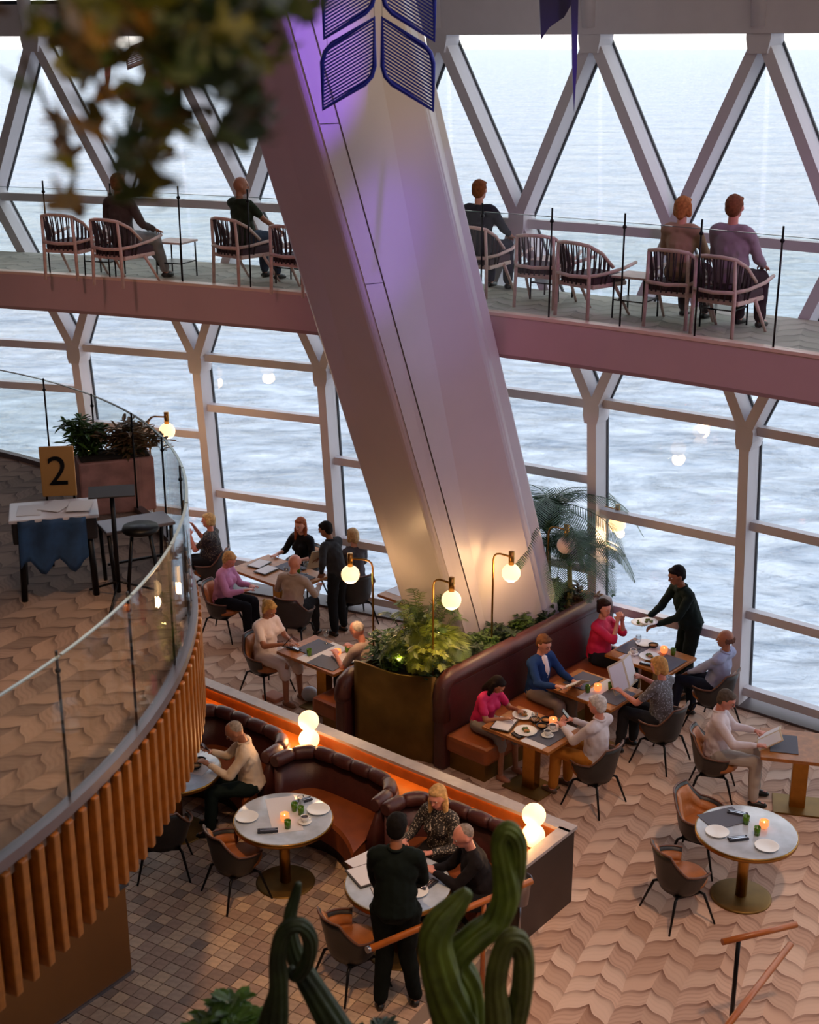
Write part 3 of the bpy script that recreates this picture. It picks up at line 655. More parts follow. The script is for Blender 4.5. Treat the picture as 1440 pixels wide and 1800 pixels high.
lay(TR, 'on the round table at the right edge', [('dinner_plate', -.30, -.05, 0, 'furthest left'), ('placemat', -.18, .22, .4, ''), ('napkin', -.12, -.16, .2, 'nearest the camera'), ('napkin', -.02, .30, -.4, 'furthest from the camera'), ('tumbler', .02, .12, 0, 'behind'), ('tumbler', .08, -.08, 0, 'in front'), ('candle_glass', .18, .05, 0, ''), ('dinner_plate', .12, -.30, 0, 'nearest the camera')])
lay(T1, 'on the crowded table', [('cloth_runner', .22, 0, 0, ''), ('placemat', .24, -.02, PI/2, 'on the right half'), ('food_plate', -.25, .16, 0, 'nearest the banquette'), ('menu_folder', -.28, -.16, .3, 'lying closed'), ('food_plate', .0, -.13, 0, 'at the front edge'), ('bowl', -.06, .12, 0, 'in the middle'), ('bowl', .04, .20, 0, 'at the back edge'), ('bowl', .09, .05, 0, 'beside the cup'), ('candle_glass', .12, .22, 0, ''), ('tumbler', .22, .24, 0, ''), ('coffee_cup', .24, -.05, 0, ''), ('coffee_cup', .20, .10, 0, 'further back'), ('wine_glass', .02, .0, 0, ''), ('phone', -.02, -.26, 1.3, '')])
lay(T2, 'on the table of the blazer man', [('cloth_runner', .12, 0, 0, ''), ('placemat', -.22, .08, PI/2, 'under the menu'), ('placemat', .30, .0, PI/2, 'by the blonde woman'), ('tumbler', .0, -.14, 0, 'in front of the candle'), ('candle_glass', .06, -.02, 0, ''), ('tumbler', .16, .10, 0, 'behind the candle'), ('wine_glass', .10, .25, 0, '')])
lay(T3, 'on the table next to the window', [('cloth_runner', -.12, 0, 0, ''), ('placemat', -.28, .05, PI/2, 'by the woman in red'), ('placemat', .28, -.05, PI/2, 'by the man in pale blue'), ('food_plate', .02, -.06, 0, 'in the middle'), ('bowl', -.10, .22, 0, ''), ('dinner_plate', -.24, .24, 0, ''), ('candle_glass', .08, .18, 0, ''), ('tumbler', .20, .20, 0, ''), ('wine_glass', -.22, .05, 0, ''), ('coffee_cup', -.18, -.12, 0, ''), ('napkin', .12, -.26, .2, '')])
lay(TB, 'on the table of the woman in pale pink', [('cloth_runner', -.02, 0, 0, 'in the middle'), ('placemat', -.22, .06, PI/2, 'on the left half'), ('napkin', -.38, -.16, .1, 'by the woman'), ('tumbler', -.10, -.16, 0, 'at the front edge'), ('candle_glass', .16, .08, 0, ''), ('tumbler', .22, .20, 0, 'behind the candle'), ('placemat', .22, -.16, .1, 'folded at the right half'), ('menu_folder', .32, .04, 1.2, ''), ('wine_glass', -.20, .24, 0, '')])
lay(TL, 'on the long window table', [('menu_folder', -.42, .0, .2, 'furthest left'), ('menu_folder', -.16, -.10, .1, 'in the middle'), ('placemat', .02, .22, 0, 'in front of the woman in black'), ('tumbler', .26, .14, 0, ''), ('napkin', .14, .28, .1, ''), ('placemat', .42, -.02, PI/2, 'on the right half'), ('wine_glass', .36, .2, 0, ''), ('water_glass', .16, .0, 0, '')])
lay(TW, 'on the window table behind the mezzanine glass', [('candle_glass', 0, .1, 0, ''), ('tumbler', .12, .05, 0, ''), ('placemat', .2, -.05, PI/2, ''), ('wine_glass', -.2, .1, 0, '')])
lay(TX, 'on the table of the man in white', [('placemat', -.2, 0, PI/2, '')])
lay(TP, 'on the small table behind the ferns', [('cloth_runner', 0, 0, PI/2, '')])

# ---------------------------------------------------------------- dining tub chair (local +Y is forward)
def tub_chair(label, loc, rz, pad=True, group='dark tub chairs'):
    t = thing('dining_chair', label, 'chair', loc, rz, group)
    n = 30; A = math.radians(128)
    def top(a):
        x = abs(a); return .80 if x < .62 else .80-.19*min(1, (x-.62)/.55)**.8-.035*max(0, x-1.17)
    def shell(off, zlo, zcut=0.0, hi=0.0, m=6, quilt=0.0):
        vs = []
        for i in range(n+1):
            a = -A+2*A*i/n
            for j in range(m+1):
                f_ = j/m; zt = top(a)+hi; z = zlo+(zt-zlo)*f_; k = .66+.34*f_**.55; fl = .03*max(0, f_-.5)
                q = 1-quilt*(abs(math.sin((a+A)*3.5))**.35*abs(math.sin(f_*PI*2))**.35)*.0
                rx = (.285-off)*k+fl; ry = (.27-off)*k+fl
                bulge = quilt*(abs(math.sin(a*2.7+PI/2*0+.0001))**.3)*(abs(math.sin(f_*PI*2.0))**.3)
                vs.append(Vector((math.sin(a)*(rx-bulge), -math.cos(a)*(ry-bulge)-.0, z)))
        fs = [(i*(m+1)+j, (i+1)*(m+1)+j, (i+1)*(m+1)+j+1, i*(m+1)+j+1) for i in range(n) for j in range(m)]
        return vs, fs
    vo, fo = shell(0, .33); vi, fi = shell(.022, .36, hi=-.004)
    mb = MB(); o = len(vo); m = 7
    mb.add(vo+vi, fo+[tuple(o+k for k in reversed(f_)) for f_ in fi]+[(i*m+6, (i+1)*m+6, o+(i+1)*m+6, o+i*m+6) for i in range(n)]+[(j, j+1, o+j+1, o+j) for j in range(6)]+[(n*m+j+1, n*m+j, o+n*m+j, o+n*m+j+1) for j in range(6)]+[(i*m, o+i*m, o+(i+1)*m, (i+1)*m) for i in range(n)], True)
    mb.build('shell', M_DARKL, t)
    v1, f1 = shell(.024, .42, hi=-.03, m=10, quilt=.022); v2, f2 = shell(.048, .42, hi=-.035, m=10, quilt=.026)
    mb = MB(); o = len(v1); m = 11; mb.add(v1+v2, f1+[tuple(o+k for k in reversed(f_)) for f_ in f2]+[(i*m+10, (i+1)*m+10, o+(i+1)*m+10, o+i*m+10) for i in range(n)]+[(n*m+j+1, n*m+j, o+n*m+j, o+n*m+j+1) for j in range(10)]+[(j, j+1, o+j+1, o+j) for j in range(10)], True)
    mb.build('quilted_lining', M_TANL, t)
    rim = [vo[i*7+6]+Vector((0, 0, .002)) for i in range(n+1)]; MB().tube(rim, .011, 6).build('rim_piping', mat('piping_leather', '#6b4636', .45), t)
    mb = MB(); mb.lathe([(0, .33), (.17, .33), (.19, .345), (.19, .38), (0, .38)], 20); mb.build('shell_base', M_DARKL, t)
    cs = MB(); cs.lathe([(0, .38), (.20, .38), (.225, .40), (.235, .43), (.225, .455), (.20, .468), (0, .475)], 24); cs.v = [(x*1.0, y*1.05+.03, z) for x, y, z in cs.v]; cs.build('seat_cushion', M_TANL, t)
    MB().beam((-.16, .12, .325), (.16, .12, .325), .03, .02).beam((-.16, -.12, .325), (.16, -.12, .325), .03, .02).beam((-.16, -.12, .325), (-.16, .12, .325), .03, .02).beam((.16, -.12, .325), (.16, .12, .325), .03, .02).build('under_frame', M_BLACK, t)
    for sx in (-1, 1):
        for sy in (-1, 1): MB().tube([(sx*.16, sy*.12, .33), (sx*.19, sy*.16, .315), (sx*.265, sy*.255, 0)], [.015, .015, .010], 8).build('leg', M_BLACK, t)
    return t
CH = []
def d2(a, b): return Vector((b[0]-a[0], b[1]-a[1], 0))
def put_chair(label, p, d):
    if not CH: c = tub_chair(label, (p.x, p.y, 0), face(d)); CH.append(c)
    else: c = dup(CH[0], (p.x, p.y, 0), face(d), label)
    return c
TI = mat('x_unused', '#000000') if False else None
put_chair('empty dark chair with tan lining turned to the marble table at the middle booth', Vector((-1.72, 11.62, 0)), Vector((.62, .45, 0)))
put_chair('empty dark chair beside the waiter at the round table, nearest the green tendrils', Vector((-.52, 10.28, 0)), Vector((.75, .55, 0)))
put_chair('dark chair half hidden behind the lowest wooden slats', Vector((-2.50, 12.05, 0)), Vector((-.1, .9, 0)))
put_chair('empty chair with tan quilted back seen from the front, behind the right edge round table', Vector((2.98, 12.22, 0)), Vector((.75, -.45, 0)))
put_chair('empty chair with tan seat in front of the right edge round table', Vector((2.60, 11.30, 0)), Vector((.85, .35, 0)))
put_chair('dark chair under the white haired guest', uv(1.93, .50), -UU)
put_chair('dark chair under the blonde woman reading the menu', uv(1.98, 1.80), -UU)
put_chair('dark chair under the man in pale blue by the window', uv(1.98, 3.0), -UU)
put_chair('dark chair under the man in a white shirt at the right edge', Vector((3.40, 13.55, 0)), Vector((.95, -.25, 0)))
put_chair('dark chair under the woman in pale pink', Vector((-1.86, 16.12, 0)), UU)
put_chair('dark chair under the woman in a lilac shirt', Vector((-2.66, 17.95, 0)), UU*.9+UV*.4)
put_chair('dark chair with its back to the camera under the bald man in grey', Vector((-1.62, 17.60, 0)), UV+UU*-.35)
put_chair('dark chair under the woman in black at the left window', Vector((-1.60, 19.35, 0)), -UV+UU*.1)
put_chair('dark chair under the woman in a dark patterned top at far left', Vector((-3.02, 19.4, 0)), Vector((-.95, .2, 0)))
put_chair('dark chair on the right side of the long table, beside the waiter', Vector((-.80, 18.45, 0)), -UU+UV*.4)

# ---------------------------------------------------------------- lamps
M_GLOBE = mat('glowing_opal_globe', '#fff0d8', .4, emit='#ffcb8e', emit_s=1.9); M_GLOBE0 = mat('unlit_opal_globe', '#c9b6b0', .3)
def post_lamp(label, base, zb, d, lit=True, h=2.1, group='brass globe lamps on slim posts', power=22):
    t = thing('globe_lamp', label, 'lamp', (base.x, base.y, zb), 0, group); d = d.normalized(); H_ = h-zb; r = .112
    e_ = d*.27; zt = H_+.20
    MB().tube([(0, 0, 0), (0, 0, zt-.10), (d.x*.015, d.y*.015, zt-.045), (d.x*.05, d.y*.05, zt-.015), (d.x*.10, d.y*.10, zt), tuple(e_+Vector((0, 0, zt)))], .012, 8).build('post', M_BRASS, t)
    MB().lathe([(0, H_+.085), (.034, H_+.085), (.034, H_+.27), (0, H_+.27)], 16, c=(e_.x, e_.y, 0)).build('socket', M_BRASS, t)
    MB().sphere((e_.x, e_.y, H_), r, 24, 14).build('globe', M_GLOBE if lit else M_GLOBE0, t)
    MB().lathe([(0, 0), (.045, 0), (.045, .02), (.014, .03), (0, .03)], 14).build('foot', M_BRASS, t)
    if lit:
        light('POINT', 'globe_glow', (base.x+e_.x*1.0, base.y+e_.y*1.0, h-.17), power, (1.0, .60, .28), radius=.09)
    return t
post_lamp('lit brass globe lamp nearest the camera, standing in the front of the planter', Vector((.33, 14.27, 0))+Vector((-.06, .12, 0)), 1.0, UU)
post_lamp('lit brass globe lamp rising in front of the pillar, second along the planter', Vector((1.05, 15.14, 0))+Vector((-.05, .08, 0)), 1.0, UU)
post_lamp('unlit brass globe lamp in front of the palm', Vector((1.80, 16.11, 0))+Vector((-.05, .06, 0)), 1.0, UU, lit=False)
post_lamp('lit brass globe lamp beside the window right of the palm', Vector((2.50, 16.95, 0)), 0.9, UU)
post_lamp('lit brass globe lamp at the waiter in grey, on the left side of the planter', Vector((-.44, 15.22, 0)), 1.0, Vector((-1, .1, 0)), h=2.0)
def double_globe(label, p):
    t = thing('double_globe_lamp', label, 'lamp', tuple(p), 0, 'double globe lamps on the ledge'); r = .115
    MB().lathe([(0, 0), (.05, 0), (.05, .02), (.03, .03), (0, .03)], 16).build('base', M_BRASS, t)
    for z in (.135, .36): MB().sphere((0, 0, z), r, 24, 14).build('globe', M_GLOBE, t)
    MB().lathe([(.03, .24), (.035, .247), (.03, .255)], 14).build('collar', M_BRASS, t)
    light('POINT', 'globe_glow', (p.x+WN.x*.18, p.y+WN.y*.18, p.z+.25), 14, (1.0, .52, .2), radius=.09)
double_globe('stack of two glowing globes on the ledge between the left and middle booths', sn(1.76, .14, .66)); double_globe('stack of two glowing globes at the outer right corner of the partition', sn(4.76, .20, .66))
# ================================================================ curved mezzanine with slatted fascia
PC = Vector((-8.42, 9.65, 0)); PR = 6.68; PZ = 3.5
def pc(a, r, z): return Vector((PC.x+r*math.cos(a), PC.y+r*math.sin(a), z))
t = thing('mezzanine_platform', 'curved mezzanine with stone leaf pattern floor and honey wood slat fascia', 'platform')
a0, a1 = math.radians(-60), math.radians(82); nn = 60
poly = [tuple(pc(a0+(a1-a0)*i/nn, PR, 0)[:2]) for i in range(nn+1)]+[(-8.0, 16.2), (-8.0, 3.2)]
MB().prism(poly, PZ-.10, PZ).build('mezzanine_floor', M_CARPET2, t)
poly2 = [tuple(pc(a0+(a1-a0)*i/nn, PR-.17, 0)[:2]) for i in range(nn+1)]+[(-8.0, 16.0), (-8.0, 3.4)]
MB().prism(poly2, PZ-.95, PZ-.11).build('fascia_backing', mat('fascia_backing_dark', '#6b3d1e', .6), t)
def parc(mb, r0, r1, z0, z1, b0, b1, n=8):
    vs = []
    for i in range(n+1):
        a = b0+(b1-b0)*i/n
        for r, z in ((r0, z0), (r1, z0), (r1, z1), (r0, z1)): vs.append(pc(a, r, z))
    fs = [(i*4+j, i*4+(j+1) % 4, i*4+4+(j+1) % 4, i*4+4+j) for i in range(n) for j in range(4)]+[(3, 2, 1, 0), (n*4, n*4+1, n*4+2, n*4+3)]
    return mb.add(vs, fs)
parc(MB(), PR-.05, PR+.03, PZ-.02, PZ+.055, a0, a1, 70).build('steel_shoe_rail', mat('dull_zinc', '#80787c', .38, .7), t)
sl = MB().box((.045, 0, 0), (.10, .062, .84), bev=.012).mesh('slat', M_WOODS); sl2 = MB().box((.02, 0, .02), (.06, .034, .84), bev=.01).mesh('slat', M_WOODS)
step = .152/PR
k = 0; a = math.radians(-46)
while a < math.radians(58):
    for q, (me, da, r) in enumerate(((sl, 0, PR-.07), (sl2, step*.5, PR-.08))):
        p = pc(a+da, r+.03, PZ-.45); link('slat', me, t, tuple(p), (0, 0, a+da))
    a += step
gl = thing('glass_balustrade', 'curved clear glass balustrade standing on the mezzanine edge', 'railing')
a = math.radians(-44); pst = .98/PR
while a < math.radians(78):
    parc(MB(), PR-.02, PR-.004, PZ+.03, PZ+1.02, a+.0015, a+pst-.0015).build('glass_panel', M_RAILG, gl)
    parc(MB(), PR-.023, PR-.001, PZ+1.02, PZ+1.028, a+.0015, a+pst-.0015).build('panel_top_edge', mat('polished_glass_edge', '#9aa6a2', .2, .3), gl)
    p = pc(a, PR-.035, 0); mb = MB(); mb.tube([(p.x, p.y, PZ), (p.x, p.y, PZ+1.05)], .010, 6); mb.sphere((p.x, p.y, PZ+.92), .020, 8, 6); mb.build('rail_post', M_BLACK, gl)
    a += pst
# service counter below the mezzanine
cn = at(232, 1712, 0); cn2 = at(120, 1790, 0); cd = (cn2-cn).normalized(); cnn = Vector((-cd.y, cd.x, 0)); cnn = cnn if cnn.x < 0 else -cnn
t = thing('service_counter', 'plain brown service counter with a dark top below the slats, bottom left', 'counter', tuple(cn), 0)
ac = math.atan2(cd.y, cd.x); L_ = 2.6; W_ = 1.0; M4 = cd*(L_/2)+cnn*(W_/2)
MB().box((M4.x, M4.y, .49), (L_, W_, .90), ac).build('cabinet_body', mat('caramel_laminate', '#7a4a1c', .5, noise_amt=.06, noise_scale=2), t)
MB().box((M4.x, M4.y, .96), (L_+.05, W_+.05, .05), ac, bev=.008).build('worktop', mat('slate_top', '#3c434a', .35), t)
MB().box((M4.x, M4.y, .02), (L_+.03, W_+.03, .04), ac).build('kick_plate', M_STEEL, t)
# band gear on the mezzanine
MZ = PZ
def mz(px, py): return at(px, py, MZ)
p = mz(165, 1040); t = thing('equipment_case', 'black legged equipment desk draped with a blue jacket, at the left edge', 'desk', (p.x-.30, p.y+.05, MZ), .25)
MB().box((0, 0, .62), (.70, .46, .20), bev=.02).build('case_body', mat('black_case', '#1b1a1f', .5), t)
MB().box((0, 0, .73), (.74, .50, .03), bev=.01).build('desk_top', mat('pale_desk_top', '#c9c0c4', .35), t)
for sx in (-1, 1):
    for sy in (-1, 1): MB().tube([(sx*.28, sy*.18, .55), (sx*.30, sy*.20, 0)], .028, 8).build('leg', M_BLACK, t)
mb = MB(); vs = []; nx, nz = 14, 8
for i in range(nx+1):
    for j in range(nz+1):
        x = -.30+.56*i/nx; z = .74-.42*j/nz*(1-.15*math.sin(i)); vs.append((x, -.262-.02*math.sin(i*1.1+j*.4)-.01*j/nz, z))
fs = [(i*(nz+1)+j, (i+1)*(nz+1)+j, (i+1)*(nz+1)+j+1, i*(nz+1)+j+1) for i in range(nx) for j in range(nz)]
cl = mb.add(vs, fs, True).build('jacket', mat('navy_jacket_cloth', '#1f3f63', .75, noise_amt=.3, noise_scale=6)); cl.location = t.location; cl.rotation_euler = t.rotation_euler
sd = cl.modifiers.new('s', 'SOLIDIFY'); sd.thickness = .012; tag(cl, 'blue jacket hanging over the front of the equipment desk', 'jacket')
for k, (dx, dy, rz) in enumerate(((-.2, .0, .2), (.02, .05, -.3), (.22, -.02, .1))):
    q = Vector((dx, dy, 0)); q.rotate(t.rotation_euler); o = MB().box((0, 0, .003), (.2, .28, .005), bev=.001).build('sheet_music', M_LINEN); o.location = t.location+q+Vector((0, 0, .745+.006*k)); o.rotation_euler = (0, 0, rz); tag(o, ['leftmost', 'middle', 'rightmost'][k]+' white sheet of paper on the equipment desk', 'paper')
p = mz(210, 1052); t = thing('music_stand', 'black music stand on a tripod behind the mezzanine glass', 'stand', tuple(p), .2)
MB().tube([(0, 0, .06), (0, 0, .95)], .020, 8).build('pole', M_BLACK, t)
for k in range(3):
    a = k*2*PI/3+.3; MB().tube([(0, 0, .16), (.34*math.cos(a), .34*math.sin(a), .012)], .011, 6).build('tripod_leg', M_BLACK, t)
MB().add([Matrix.Rotation(math.radians(14), 4, 'X') @ Vector(q)+Vector((0, 0, .96)) for q in [(-.19, -.09, 0), (.19, -.09, 0), (.19, .09, 0), (-.19, .09, 0), (-.19, -.09, .012), (.19, -.09, .012), (.19, .09, .012), (-.19, .09, .012)]], [(3, 2, 1, 0), (4, 5, 6, 7), (0, 1, 5, 4), (1, 2, 6, 5), (2, 3, 7, 6), (3, 0, 4, 7)]).build('desk_plate', mat('brown_board', '#2c2420', .5), t)
p = mz(245, 1020); t = thing('low_table', 'low dark trestle table beside the music stand', 'table', tuple(p), .5)
MB().box((0, 0, .54), (.62, .34, .03), bev=.008).build('tabletop', mat('dull_zinc', '#80787c'), t)
for sx in (-1, 1):
    for sy in (-1, 1): MB().tube([(sx*.28, sy*.13, .53), (sx*.26, sy*.15, 0)], .018, 6).build('leg', M_BLACK, t)
MB().beam((-.27, 0, .2), (.27, 0, .2), .02, .02).build('stretcher', M_BLACK, t)
p = mz(262, 1068); t = thing('bar_stool', 'black stool with crossed legs near the mezzanine glass', 'stool', (p.x-.1, p.y+.35, MZ), .2)
MB().lathe([(0, .56), (.15, .56), (.16, .58), (.15, .61), (0, .62)], 20).build('seat', M_BLACK, t)
for k in range(4): a = PI/4+k*PI/2; MB().tube([(.1*math.cos(a), .1*math.sin(a), .57), (.2*math.cos(a), .2*math.sin(a), 0)], .015, 6).build('leg', M_BLACK, t)
p = mz(200, 935); t = thing('raised_planter', 'pinkish stone planter trough behind the music stand', 'planter', tuple(p+Vector((-.12, .75, 0))), .35)
MB().box((0, 0, .28), (.75, .42, .56), bev=.02).build('trough', mat('pink_stone', '#a8746a', .6, noise_amt=.25, noise_scale=6), t)
MB().box((0, 0, .57), (.68, .34, .02)).build('soil', M_SOIL if 'M_SOIL' in globals() else MATS['potting_soil'], t)
plp = t.location.copy()
p = at_y(131, 845, 11.6); t = thing('sign_board', 'tan sign board with a partly hidden black figure 2 at the left edge', 'sign', (p.x-.14, 11.6, MZ), .12)
MB().box((0, 0, .92), (.30, .03, .46), bev=.008).build('board', mat('tan_board', '#c48a4a', .55), t)
MB().beam((-.12, .06, 0), (-.12, .02, 1.12), .02, .02).beam((.12, .06, 0), (.12, .02, 1.12), .02, .02).build('easel_frame', M_BLACK, t)
fc = bpy.data.curves.new('figure', 'FONT'); fc.body = '2'; fc.size = .38; fc.extrude = .003; fc.align_x = 'CENTER'
tmpo = bpy.data.objects.new('tmpf', fc); COL.objects.link(tmpo); dg = bpy.context.evaluated_depsgraph_get(); me = bpy.data.meshes.new_from_object(tmpo.evaluated_get(dg)); bpy.data.objects.remove(tmpo)
me.materials.clear(); me.materials.append(M_BLACK); link('figure_two', me, t, (.0, -.02, .80), (PI/2, 0, 0))
# lamps on the far left
post_lamp('lit brass globe lamp over the mezzanine glass near the left windows', Vector((-3.62, 18.3, 0)), 0.0, Vector((1, -.2, 0)), h=2.95, power=16)
post_lamp('lit brass globe lamp at the left edge above the sign board', Vector((-4.75, 18.5, 0)), 0.0, Vector((1, -.1, 0)), h=2.65, power=16)

# ================================================================ balcony lounge furniture
M_ASH = mat('pale_ash_wood', '#d2b0a4', .45, noise_amt=.12, noise_scale=14); M_ROPE = mat('dark_cord', '#3c2c30', .8); M_CUSH = mat('plum_cushion', '#4a3038', .8)
def lounge_chair(label, loc, rz):
    t = thing('lounge_chair', label, 'chair', loc, rz, 'balcony lounge chairs')
    for s in (-1, 1):
        MB().tube([(s*.24, -.34, 0), (s*.23, -.33, .45), (s*.22, -.35, .80)], [.020, .022, .018], 8).build('rear_leg', M_ASH, t)
        MB().tube([(s*.27, .05, .36), (s*.29, .30, 0)], [.020, .015], 8).build('front_leg', M_ASH, t)
    mb = MB(); hoop = [(-.30, .36, .58), (-.33, .12, .54), (-.30, -.18, .50), (-.22, -.345, .48), (0, -.38, .47), (.22, -.345, .48), (.30, -.18, .50), (.33, .12, .54), (.30, .36, .58)]
    mb.tube(hoop, [.020, .020, .020, .022, .022, .022, .020, .020, .020], 8); mb.build('arm_hoop', M_ASH, t)
    topr = [(-.30, -.02, .56), (-.27, -.18, .72), (-.22, -.34, .81), (-.10, -.385, .83), (.10, -.385, .83), (.22, -.34, .81), (.27, -.18, .72), (.30, -.02, .56)]
    MB().tube(topr, .021, 8).build('top_rail', M_ASH, t)
    mb = MB(); N_ = 15
    def lerp_path(P, f_):
        L = [0]
        for i in range(1, len(P)): L.append(L[-1]+(Vector(P[i])-Vector(P[i-1])).length)
        d = f_*L[-1]
        for i in range(1, len(P)):
            if L[i] >= d-1e-9: return Vector(P[i-1]).lerp(Vector(P[i]), (d-L[i-1])/(L[i]-L[i-1]))
        return Vector(P[-1])
    for i in range(N_):
        f_ = .08+.84*i/(N_-1); a = lerp_path(topr, f_); b = lerp_path([(x*.92, y*.9, .38) for x, y, z in topr], f_); mb.tube([a, a.lerp(b, .5)+Vector((0, .02, 0)), b], .010, 5)
        a2 = lerp_path(topr, min(.95, f_+.025)); mb.tube([a2, a2.lerp(b, .55)+Vector((0, .025, 0)), b], .008, 5)
    mb.build('cord_back', M_ROPE, t)
    MB().box((0, -.01, .36), (.52, .56, .05), bev=.015).build('seat_frame', M_ASH, t)
    MB().box((0, .0, .42), (.50, .54, .10), bev=.035).build('seat_cushion', M_CUSH, t)
    return t
lc = []
def put_lounge(label, p, d):
    if not lc: lc.append(lounge_chair(label, (p.x, p.y, ZB), face(d))); return lc[0]
    return dup(lc[0], (p.x, p.y, ZB), face(d), label)
out = lambda p: Vector((p.x-FC[0], p.y-FC[1], 0)).normalized()
def lch(label, px, py, turn=0.0, back=.30):
    p = at(px, py, ZB); d = out(p); p = p+d*back; d = Matrix.Rotation(turn, 3, 'Z') @ d; put_lounge(label, p, d); return p, d
LC1 = lch('pale wood lounge chair on the balcony under the man in a dark jacket', 200, 504, -.15)
LC2 = lch('pale wood lounge chair on the balcony under the bald man in dark green', 412, 502, -.30)
LC3 = lch('pale wood lounge chair cut by the left flank of the pillar', 512, 520, -.1)
LC4 = lch('pale wood lounge chair at the left edge of the balcony', 112, 492, .0)
LC0 = lch('pale wood lounge chair just right of the pillar on the balcony', 812, 526, .0, .5)
LC5 = lch('empty balcony lounge chair, left one of the empty pair', 935, 541, .12)
LC6 = lch('empty balcony lounge chair, right one of the empty pair', 1018, 560, -.25)
LC7 = lch('pale wood lounge chair under the fair haired woman on the balcony', 1168, 576, .05)
LC8 = lch('pale wood lounge chair under the man in grey at the right end of the balcony', 1255, 592, -.05)
def side_table(label, px, py, dd=.5):
    p = at(px, py, ZB); d = out(p); p = p+d*dd
    t = thing('side_table', label, 'table', (p.x, p.y, ZB), face(d), 'balcony side tables')
    MB().box((0, 0, .46), (.42, .42, .025), bev=.006).build('tabletop', M_ASH, t); MB().box((0, 0, .20), (.36, .36, .015)).build('lower_shelf', M_BLACK, t)
    for sx in (-1, 1):
        for sy in (-1, 1): MB().tube([(sx*.18, sy*.18, .45), (sx*.185, sy*.185, 0)], .010, 6).build('leg', M_BLACK, t)
    return t
side_table('small dark framed side table right of the man in a dark jacket', 275, 497); side_table('small dark framed side table right of the bald man in dark green', 466, 512, .75); side_table('small side table at the left edge of the balcony', 148, 494, .5)
side_table('small dark framed side table behind the empty pair of lounge chairs', 905, 545, .9); side_table('small dark framed side table beside the fair haired woman', 1090, 566, .35)
side_table('small side table between the balcony couple', 1215, 592, .75)

# ================================================================ hanging slatted ornaments
M_BLUE = mat('cobalt_metal', '#1524a0', .35, .2); M_VIOL = mat('dusk_purple_metal', '#3a2f52', .4, .3); M_PALEM = mat('pale_metal', '#b7aeb0', .4, .3)
def slat_panel(label, corner, w, h, skew, mir, matl, tall=0, rz=0.0, group='hanging slatted wings', n=17):
    """corner: inner upper corner; the wing drops away from the middle axis"""
    t = thing('hanging_wing', label, 'ornament', tuple(corner), rz, group); s = mir; r = .019
    A = Vector((0, 0, 0)); B = Vector((s*w, 0, -skew)); C_ = Vector((s*w, 0, -skew-h)); D = Vector((0, 0, -h))
    def rnd(P, Q, R, k=.12):
        return [Q+(P-Q).normalized()*k*w, Q+(P-Q).normalized()*k*w*.3+(R-Q).normalized()*k*w*.3, Q+(R-Q).normalized()*k*w]
    path = [A]+rnd(A, B, C_, .22)+[C_]+rnd(C_, D, A, .22)
    MB().tube(path, r, 8, closed=True).build('frame', matl, t)
    for i in range(1, n):
        f_ = i/n; p, q = A.lerp(D, f_), B.lerp(C_, f_)
        k = .0
        if f_ < .14: k = .06
        mb = MB(); mb.beam(p.lerp(q, .02 if f_ < .86 else .10), p.lerp(q, .98 if f_ > .14 else .90), .010, .013); mb.build('slat', matl, t)
    for P in (A, B.lerp(A, .1)): MB().tube([P, P+Vector((0, 0, 3.6))], .002, 4).build('hanging_cable', M_STEEL, t)
    return t
Yh = 11.2
def hp(px, py): return at_y(px, py, Yh)
a = hp(658, 32); b = hp(566, 88); c_ = hp(566, 186)
slat_panel('blue slatted wing hanging in front of the pillar, lower left one', a, abs(a.x-b.x), .44, a.z-b.z, -1, M_BLUE)
a = hp(672, 32); b = hp(762, 90)
slat_panel('blue slatted wing hanging in front of the pillar, lower right one', a, abs(a.x-b.x), .44, a.z-b.z, 1, M_BLUE)
a = hp(658, -96); b = hp(568, -40)
slat_panel('blue slatted wing cut by the top of the photo, upper left one', a, abs(a.x-b.x), .44, a.z-b.z, -1, M_BLUE)
a = hp(672, -96); b = hp(764, -36)
slat_panel('blue slatted wing cut by the top of the photo, upper right one', a, abs(a.x-b.x), .44, a.z-b.z, 1, M_BLUE)
a = at_y(272, 68, 13.5); slat_panel('pale slatted wing seen between the blurred leaves', a, .27, .16, .10, -1, M_PALEM, n=9, group=None)
a = at_y(262, 2, 13.5); slat_panel('brownish slatted wing above the pale one, behind the leaves', a, .16, .30, .06, 1, mat('brown_metal', '#7a5a58', .4), n=11, group=None)
def fin(label, pts, y, m_, th=.03, cab=None):
    P = [at_y(px, py, y) for px, py in pts]; o = P[0]; t = thing('hanging_fin', label, 'ornament', tuple(o))
    n_ = len(P); mb = MB(); vs = [p-o+Vector((0, -th/2, 0)) for p in P]+[p-o+Vector((0, th/2, 0)) for p in P]
    mb.add(vs, [tuple(range(n_)), tuple(reversed(range(n_, 2*n_)))]+[(i, n_+i, n_+(i+1) % n_, (i+1) % n_) for i in range(n_)]); mb.build('blade', m_, t)
    q = P[0]-o; MB().tube([q, q+Vector((0, 0, 3.0))], .004, 5).build('hanging_cable', M_STEEL, t)
fin('dark purple triangular fin hanging at the top right', [(946, -60), (1022, -60), (1012, -6), (992, 30), (966, 48), (951, 70)], 12.2, M_VIOL)
fin('long tapering violet fin hanging before the upper window node', [(1003, -60), (1018, -60), (1014, 120), (1009, 196), (1006, 120)], 12.0, M_VIOL)
fin('thin mauve tapering fin among the blurred leaves', [(183, 60), (199, 60), (194, 130), (188, 172), (185, 130)], 13.0, mat('mauve_metal', '#8a5560', .4))

